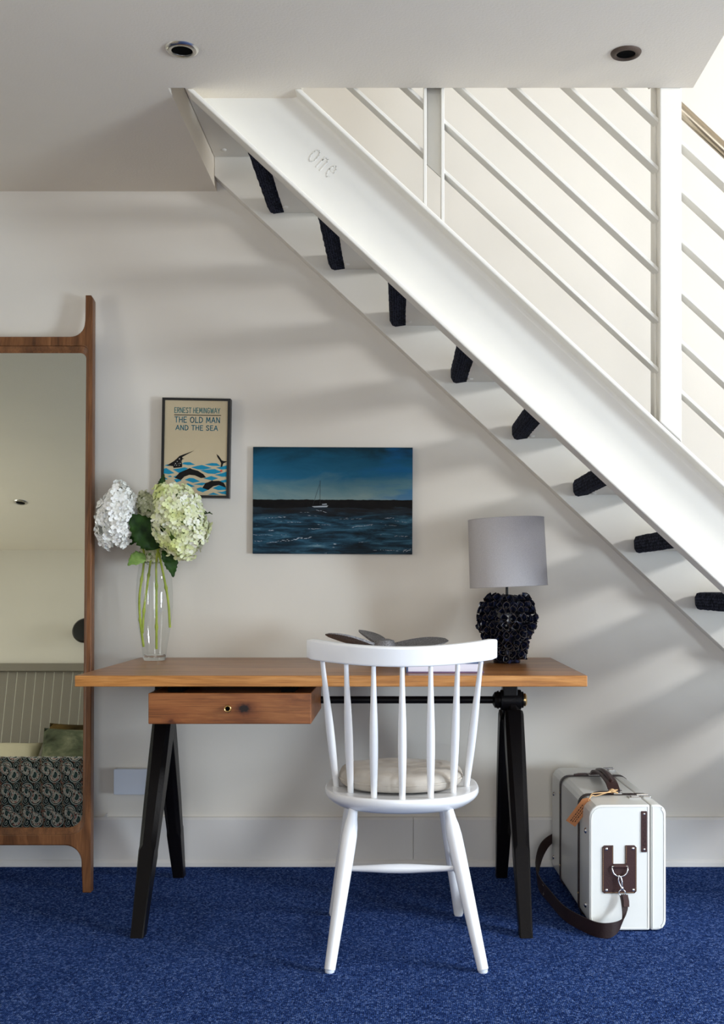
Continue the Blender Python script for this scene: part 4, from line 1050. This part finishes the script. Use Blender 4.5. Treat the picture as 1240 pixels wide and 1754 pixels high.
for yy in (-0.222, 0.262):
    lt = part('latch', MB().box((SX - 0.038, yy - 0.017, HH - 0.001), (SX - 0.002, yy + 0.017, HH + 0.003)), 'steel', sc_, world=False, smooth=0, bevel=0.001)
    part('hasp', MB().box((SX - 0.030, yy - 0.008, HH + 0.0028), (SX - 0.008, yy + 0.008, HH + 0.0065)), 'steel', lt, world=False, smooth=0, bevel=0.0012)
    part('catch', MB().tube([(SX - 0.012, yy, HH + 0.008), (SX + 0.022, yy, HH + 0.008)], [0.003, 0.004], 10), 'steel', lt, world=False)
    part('catch_plate', MB().box((SX + 0.005, yy - 0.012, HH - 0.001), (SX + 0.028, yy + 0.012, HH + 0.005)), 'steel', lt, world=False, smooth=0, bevel=0.0015)
def rivet(p, ax, r, parent, mat='steel', nm='rivet'):
    mb = MB().lathe([(r, 0), (r * 0.95, r * 0.25), (r * 0.6, r * 0.55), (r * 0.08, r * 0.68)], 12)
    rot = {'-x': Matrix.Rotation(R(-90), 4, 'Y'), '-y': Matrix.Rotation(R(90), 4, 'X')}[ax]
    part(nm, mb.xf(Matrix.Translation(p) @ rot), mat, parent, world=False, smooth=60)
for yy in (-0.283, 0.295):
    for zz in (0.281, 0.064): rivet((-HW - 0.0005, yy, zz), '-x', 0.0085, sc_)
# leather patch with a square notch on the near end
ey = -HL
pa = [(-0.0743, 0.117), (-0.0683, 0.111), (0.0193, 0.111), (0.0253, 0.117), (0.0253, 0.243), (0.0193, 0.249), (-0.0075, 0.249), (-0.0075, 0.196), (-0.042, 0.196), (-0.042, 0.249), (-0.0683, 0.249), (-0.0743, 0.243)]
pch = part('leather_patch', MB().prism(pa, 'y', ey + 0.001, ey - 0.0035), 'leather', sc_, world=False, smooth=0, bevel=0.0012)
for (x, z) in ((-0.062, 0.239), (0.0145, 0.240), (-0.062, 0.121), (0.0155, 0.121)): rivet((x, ey - 0.0034, z), '-y', 0.0048, pch)
stt = MB()
def stitch(a, b):
    a, b = Vector(a), Vector(b); n = int((b - a).length / 0.0042)
    for k in range(n):
        p = a.lerp(b, (k + 0.2) / n); q = a.lerp(b, (k + 0.8) / n)
        stt.tube([(p.x, ey - 0.0037, p.y), (q.x, ey - 0.0037, q.y)], 0.0005, 4)
for a, b in (((-0.0718, 0.118), (-0.0718, 0.242)), ((0.0228, 0.118), (0.0228, 0.242)), ((-0.066, 0.1135), (0.017, 0.1135)), ((-0.0445, 0.199), (-0.0445, 0.247)), ((-0.005, 0.199), (-0.005, 0.247))): stitch(a, b)
part('stitching', stt, 'twine', pch, world=False, smooth=0)
dx = -0.0245
lp_ = part('ring_loop', MB().tube([(dx - 0.017, ey - 0.008, 0.190), (dx + 0.017, ey - 0.008, 0.190)], 0.0052, 12), 'leather', pch, world=False, smooth=50)
dp = [(dx - 0.023, ey - 0.008, 0.190), (dx + 0.023, ey - 0.008, 0.190), (dx + 0.0225, ey - 0.010, 0.182)] + [(dx + 0.0215 * math.cos(R(-a)), ey - 0.011, 0.180 - 0.0185 * math.sin(R(a))) for a in range(10, 175, 15)] + [(dx - 0.0225, ey - 0.010, 0.182)]
part('d_ring', MB().tube(dp, 0.0024, 8, closed=True), 'steel', pch, world=False, smooth=60)
nt = part('name_strip', MB().prism(rrect(0.0385, 0.229, 0.0555, 0.347, 0.002, 2), 'y', ey + 0.001, ey - 0.003), 'leather', sc_, world=False, smooth=0, bevel=0.0008)
for zz in (0.339, 0.237): rivet((0.047, ey - 0.0029, zz), '-y', 0.0038, nt)
mb = MB()
for k in range(9):
    z0 = 0.2475 + k * 0.0093
    mb.box((0.0435, ey - 0.0036, z0), (0.0505, ey - 0.0028, z0 + 0.0018)); mb.box((0.0435 + 0.005 * (k % 2), ey - 0.0036, z0), (0.0453 + 0.005 * (k % 2), ey - 0.0028, z0 + 0.006))
part('stamped_lettering', mb, 'strapbk', nt, world=False, smooth=0)
# shoulder strap with snap hook
hk = part('snap_hook', MB().tube(crom([(dx, ey - 0.013, 0.163), (dx + 0.004, ey - 0.015, 0.150), (dx + 0.0045, ey - 0.016, 0.130)], 4), 0.0026, 8).tube(crom([(dx - 0.003, ey - 0.013, 0.166), (dx - 0.0055, ey - 0.015, 0.150), (dx + 0.002, ey - 0.016, 0.132)], 4), 0.0019, 8).lathe([(0.0045, 0.126), (0.0052, 0.129), (0.0036, 0.134)], 12, (dx + 0.0045, ey - 0.016)), 'steel', sc_, world=False, smooth=60)
part('swivel_ring', MB().tube([(dx + 0.0045 + 0.009 * math.cos(2 * math.pi * k / 18), ey - 0.016, 0.117 + 0.0085 * math.sin(2 * math.pi * k / 18)) for k in range(18)], 0.002, 8, closed=True), 'steel', hk, world=False, smooth=60)
sp3 = [(dx + 0.006, ey - 0.016, 0.112), (dx + 0.010, ey - 0.022, 0.090), (dx + 0.008, ey - 0.034, 0.062), (dx - 0.008, ey - 0.052, 0.036), (dx - 0.040, ey - 0.064, 0.024), (dx - 0.075, ey - 0.048, 0.022),
       (-0.135, ey + 0.02, 0.022), (-0.165, ey + 0.12, 0.022), (-0.180, -0.05, 0.023), (-0.190, 0.10, 0.026), (-0.182, 0.21, 0.045), (-0.150, 0.30, 0.090), (-0.10, 0.345, 0.12), (-0.03, 0.343, 0.128)]
wv3 = [(0.018, 0, 0.002), (0.019, 0.002, 0.004), (0.016, 0.006, 0.012), (0.010, 0.004, 0.030), (0.003, 0.002, 0.042), (0, 0, 0.042), (0, 0, 0.042), (0, 0, 0.042), (0, 0, 0.042), (0, 0, 0.044), (-0.006, 0.01, 0.042), (-0.01, 0.01, 0.036), (0, 0.002, 0.030), (0, 0.0, 0.024)]
part('shoulder_strap', MB().ribbon(crom(sp3, 6), [tuple(v) for v in crom(wv3, 6)], 0.003), 'strapbk', sc_, world=False, smooth=40)
part('strap_keeper', MB().ribbon([(dx + 0.012, ey - 0.020, 0.112), (dx + 0.015, ey - 0.024, 0.095), (dx + 0.014, ey - 0.030, 0.080)], (0.016, 0, 0), 0.003), 'leather', sc_, world=False)
mb = MB().tube([(-0.187, 0.02, 0.010), (-0.187, 0.02, 0.038), (-0.187, 0.05, 0.038), (-0.187, 0.05, 0.010)], 0.0022, 8, closed=True); part('strap_slider', mb, 'steel', sc_, world=False)
# luggage tag on twine
tg = thing('luggage_tag', 'tan card luggage tag tied with twine to the suitcase handle', 'tag', (0.6395, -0.434, 0.0), (0, 0, R(1.6)))
A = Vector((-0.094, -0.245, 0.366)); Bv = Vector((-0.146, -0.225, 0.289)); axd = (Bv - A).normalized(); sdv = axd.cross(Vector((0.1, -1, 0.2))).normalized()
L_ = (Bv - A).length; hwt = 0.0165; nv = axd.cross(sdv).normalized()
def T(a, s, h=0): return A + axd * a + sdv * s + nv * h
poly = [(0.0, -0.006), (0.0, 0.006), (0.012, hwt), (L_, hwt), (L_, -hwt), (0.012, -hwt)]
vs = [T(a, s, 0.0006) for a, s in poly] + [T(a, s, -0.0006) for a, s in poly]
part('card', MB().add(vs, [tuple(range(6)), tuple(range(11, 5, -1))] + [(i, i + 6, (i + 1) % 6 + 6, (i + 1) % 6) for i in range(6)]), 'tag', tg, world=False, smooth=0)
sgn = 1 if nv.y < 0 else -1
mb = MB()
for li, s0 in enumerate((-0.007, -0.001, 0.005)):
    a = 0.026
    while a < L_ - 0.012:
        l2 = rng.uniform(0.003, 0.008)
        vs = [T(a, s0 - 0.0012, sgn * 0.0009), T(a + l2, s0 - 0.0012, sgn * 0.0009), T(a + l2, s0 + 0.0012, sgn * 0.0009), T(a, s0 + 0.0012, sgn * 0.0009)]
        mb.add(vs, [(0, 1, 2, 3)]); a += l2 + 0.0025
part('handwriting', mb, 'ink', tg, world=False, smooth=0)
e0 = T(0.006, 0, sgn * 0.001)
for kk, mid in enumerate((Vector((-0.075, -0.235, HH + 0.016)), Vector((-0.070, -0.225, HH + 0.006)))):
    mb = MB().tube(crom([e0, e0.lerp(mid, 0.5) + Vector((0, 0, 0.008)), mid, Vector((-0.035, -0.215, HH + 0.014)), Vector((-0.010, -0.19, HH + 0.012 + kk * 0.004)), Vector((0.006, -0.172, HH + 0.014))], 6), 0.0016, 6)
    part('twine', mb, 'twine', tg, world=False, smooth=60)
part('twine_knot', MB().tube(crom([(-0.028, -0.200, HH + 0.012), (-0.018, -0.207, HH + 0.022), (-0.008, -0.198, HH + 0.014), (-0.016, -0.190, HH + 0.010), (-0.024, -0.202, HH + 0.018), (0.0, -0.205, HH + 0.010)], 6), 0.0026, 6), 'twine', tg, world=False, smooth=60)

# ================================================================== THE BED (seen in the mirror)
BX0, BX1, BYF, BYB = -3.25, -1.22, -1.52, -3.98
bed = thing('bed', 'double bed reflected in the leaning mirror', 'bed', ((BX0 + BX1) / 2, BYB, 0))
part('bed_base', MB().box((BX0 + 0.04, BYB, 0.06), (BX1 - 0.04, BYF - 0.05, 0.30)), 'drawer', bed, smooth=0, bevel=0.01)
for x in (BX0 + 0.1, BX1 - 0.1):
    for y in (BYB + 0.1, BYF - 0.16): part('leg', MB().box((x - 0.03, y - 0.03, 0), (x + 0.03, y + 0.03, 0.06)), 'drawer', bed, smooth=0)
M['sheet'] = paint('cream_sheet', srgb(206, 198, 172), 0.85, 8, 0.6, 0.05, 0.1)
part('mattress', MB().box((BX0 + 0.03, BYB, 0.30), (BX1 - 0.03, BYF - 0.045, 0.575)), 'sheet', bed, smooth=0, bevel=0.05, seg=4)
# paisley bedspread: lies over the foot of the bed and hangs to the floor side
g = G('paisley_print'); uvn = g.n('ShaderNodeUVMap'); s2 = g.sep(uvn.outputs[0])
CW, CHh = 0.090, 0.096
vrow = g.math('DIVIDE', s2[1], CHh); row_ = g.math('FLOOR', vrow)
uu = g.math('ADD', g.math('DIVIDE', s2[0], CW), g.math('MULTIPLY', row_, 0.16))
p_ = g.math('SUBTRACT', g.math('FRACT', uu), 0.5); q_ = g.math('SUBTRACT', g.math('FRACT', vrow), 0.5)
def tear(cx, cy, flip, k):
    x = g.math('MULTIPLY', g.math('SUBTRACT', p_, cx), flip); y = g.math('MULTIPLY', g.math('SUBTRACT', q_, cy), flip)
    # a curled drop: the tail bends sideways as y grows
    up = g.math('MAXIMUM', y, 0.0)
    xb = g.math('ADD', x, g.math('SUBTRACT', g.math('MULTIPLY', g.math('MULTIPLY', up, up), 3.2), g.math('MULTIPLY', up, 0.55)))
    wid = g.math('MULTIPLY_ADD', up, 1.9, 1.0)
    yy = g.math('ADD', g.math('MULTIPLY', up, 0.50), g.math('MINIMUM', y, 0.0))
    xx = g.math('MULTIPLY', xb, wid)
    return g.math('MULTIPLY', g.math('SQRT', g.math('ADD', g.math('MULTIPLY', xx, xx), g.math('MULTIPLY', yy, yy))), k)
dA = tear(0.20, -0.20, 1, 0.72); dB = tear(-0.26, 0.18, -1, 0.74); dC = tear(-0.27, -0.34, 1, 1.5); dD = tear(0.24, 0.36, -1, 1.6)
fx_ = g.voro(uvn.outputs[0], 210, out='Color'); fs_ = g.sep(fx_)
speck = g.ramp(fs_[0], [(0.0, srgb(70, 58, 54)), (0.15, srgb(226, 214, 206)), (0.5, srgb(206, 136, 132)), (0.66, srgb(240, 234, 228)), (1.0, srgb(245, 242, 240))], 'CONSTANT')
bgc = g.ramp(fs_[1], [(0.0, srgb(70, 60, 54)), (0.3, srgb(168, 154, 142)), (0.6, srgb(164, 104, 98)), (0.75, srgb(132, 124, 114))], 'CONSTANT')
def rings(d, inner):
    band = g.ramp(d, [(0.0, srgb(76, 100, 102)), (0.05, srgb(20, 30, 32)), (0.07, srgb(232, 236, 234)), (0.095, srgb(22, 32, 36)), (0.17, srgb(14, 20, 22)), (0.195, srgb(226, 232, 232)), (0.215, srgb(64, 88, 94)), (0.245, srgb(14, 20, 24))], 'CONSTANT')
    inn_ = g.math('MULTIPLY', g.math('LESS_THAN', d, 0.172), g.math('GREATER_THAN', d, 0.105))
    return g.mix(g.math('MULTIPLY', inn_, inner), band, speck)
colr = bgc
for dd, inner in ((dD, 0.0), (dC, 0.0), (dB, 1.0), (dA, 1.0)):
    colr = g.mix(g.math('LESS_THAN', dd, 0.27), colr, rings(dd, inner))
g.base(colr); g.set(rough=0.85, spec=0.1); M['paisley'] = g.m
path = [(0.20, BYF), (0.40, BYF), (0.53, BYF)] ; nx = 44
prof2 = [(BYF + 0.012, 0.10), (BYF + 0.010, 0.20), (BYF + 0.008, 0.30), (BYF + 0.006, 0.40), (BYF + 0.003, 0.50), (BYF - 0.002, 0.555), (BYF - 0.015, 0.592), (BYF - 0.045, 0.604), (BYF - 0.10, 0.607), (BYF - 0.3, 0.607), (BYF - 0.6, 0.607), (BYF - 0.95, 0.607)]
vs = []; fs = []; uvs = []
arcl = [0.0]
for a, b in zip(prof2[:-1], prof2[1:]): arcl.append(arcl[-1] + math.hypot(b[0] - a[0], b[1] - a[1]))
fx0, fx1 = BX0 - 0.02, BX1 + 0.02
for side in (0, 1):
    for j, (y, z) in enumerate(prof2):
        for i in range(nx + 1):
            x = fx0 + (fx1 - fx0) * i / nx
            rip = 0.006 * math.sin(x * 9.0) * max(0, (0.55 - z)) / 0.45
            dy = -0.012 * side if z < 0.58 else 0; dz = -0.012 * side if z >= 0.58 else 0
            vs.append((x, y + rip + dy, z + dz)); uvs.append((x, arcl[j]))
W = nx + 1; NP = len(prof2) * W
for j in range(len(prof2) - 1):
    for i in range(nx):
        a = j * W + i; fs.append((a, a + 1, a + W + 1, a + W)); fs.append((NP + a, NP + a + W, NP + a + W + 1, NP + a + 1))
for i in range(nx):
    fs.append((i, NP + i, NP + i + 1, i + 1)); a = (len(prof2) - 1) * W + i; fs.append((a, a + 1, NP + a + 1, NP + a))
for j in range(len(prof2) - 1):
    a = j * W; fs.append((a, a + W, NP + a + W, NP + a)); a += nx; fs.append((a, NP + a, NP + a + W, a + W))
me = MB().add(vs, fs).mesh('bedspread', 'paisley', 60)
uvl = me.uv_layers.new(name='UVMap')
for lp in me.loops: uvl.data[lp.index].uv = uvs[lp.vertex_index]
sprd = link('bedspread', me); tag(sprd, 'dark paisley bedspread over the foot of the bed, seen in the mirror', 'bedspread')

# panelled headboard: each plank its own piece
hb = thing('headboard', 'grey-green tongue and groove headboard behind the bed, seen in the mirror', 'headboard', (-2.3, YR1, 0))
M['panel'] = paint('panel_green_grey', srgb(134, 127, 115), 0.5, 40, 0.1, 0.02); M['groove_glint'] = paint('groove_highlight', srgb(232, 229, 216), 0.5, 40, 0.1, 0.02)  # pale groove colour paints the lit plank edges as light lines
part('back_panel', MB().box((-3.45, YR1 + 0.001, 0.0), (-0.95, YR1 + 0.012, 1.52)), 'groove_glint', hb, smooth=0)
pw = 0.0632; pm = MB().prism([(0.0032, 0.012), (pw - 0.0032, 0.012), (pw - 0.0032, 0.0145), (pw - 0.0042, 0.0155), (0.0042, 0.0155), (0.0032, 0.0145)], 'z', 0.0, 1.52).mesh('plank', 'panel', 0)
k = 0
while -3.45 + (k + 1) * pw <= -0.94:
    link('plank', pm, hb, (-3.45 + k * pw + 2.3, 0, 0)); k += 1
part('cap_rail', MB().box((-3.47, YR1 + 0.001, 1.52), (-0.93, YR1 + 0.045, 1.575)), 'panel', hb, smooth=0, bevel=0.004)
# pillows
def pillow(name, label, loc, rot, wx, wz, th, mat, cat='pillow', edge=None):
    t = thing(name, label, cat, loc, rot); mb = MB(); n = 18; vs = []; fs = []
    for side in (1, -1):
        for j in range(n + 1):
            for i in range(n + 1):
                a, b = i / n * 2 - 1, j / n * 2 - 1
                pin = 1 - 0.07 * (1 - abs(a * b)) * 0 - 0.06 * (1 - b * b) * abs(a) ** 3 * 0
                e = max(0.0, (1 - a ** 4) * (1 - b ** 4)) ** 0.6
                x = a * wx / 2 * (1 - 0.05 * (1 - abs(b) ** 2) * abs(a)); z = b * wz / 2 * (1 - 0.06 * (1 - abs(a) ** 2) * abs(b)) + wz / 2
                vs.append((x, side * th / 2 * e + 0.004 * math.sin(7 * a + 5 * b) * e, z))
    W = n + 1; K = W * W
    for j in range(n):
        for i in range(n):
            a = j * W + i; fs.append((a, a + 1, a + W + 1, a + W)); fs.append((K + a, K + a + W, K + a + W + 1, K + a + 1))
    mb.add(vs, fs); bm_ = mb
    o = part('pillow_body', bm_, mat, t, world=False, smooth=80)
    m_ = o.modifiers.new('weld', 'WELD'); m_.merge_threshold = 0.0015
    return t
g = G('stormy_print'); c = g.coord()
g.base(g.ramp(g.noise(g.map(c, (1, 1, 1.6), (0.3, 0, 0.2)), 5.5, 5, 0.6, 0.4), [(0.30, srgb(52, 56, 44)), (0.45, srgb(92, 98, 78)), (0.58, srgb(124, 126, 104)), (0.72, srgb(186, 180, 140))])); g.set(rough=0.85, spec=0.1); M['storm'] = g.m
M['ochre'] = paint('ochre_print', srgb(120, 96, 52), 0.85, 40, 0.3, 0.5, 0.1)
pillow('pillow', 'grey-green cloud-print cushion propped on the bed, seen in the mirror', (-2.045, -3.60, 0.595), (R(14), 0, 0), 0.50, 0.50, 0.15, 'storm', 'cushion')
pillow('pillow', 'ochre-patterned cushion behind the cloud-print one, seen in the mirror', (-2.075, -3.80, 0.595), (R(11), 0, R(4)), 0.52, 0.56, 0.13, 'ochre', 'cushion')
pillow('pillow', 'plain cream pillow lying beside the printed cushions, seen in the mirror', (-2.66, -3.55, 0.578), (R(22), 0, R(-2)), 0.74, 0.44, 0.18, 'sheet', 'pillow')
wl = thing('wall_lamp', 'round black wall lamp above the headboard, mostly hidden by the mirror frame', 'lamp', (-2.175, YR1, 1.80))
part('lamp_disc', MB().lathe([(0.030, 0.0), (0.030, 0.05), (0.085, 0.055), (0.088, 0.062), (0.075, 0.082), (0.02, 0.09)], 32).xf(Matrix.Rotation(R(-90), 4, 'X')), 'black', wl, world=False, smooth=40)
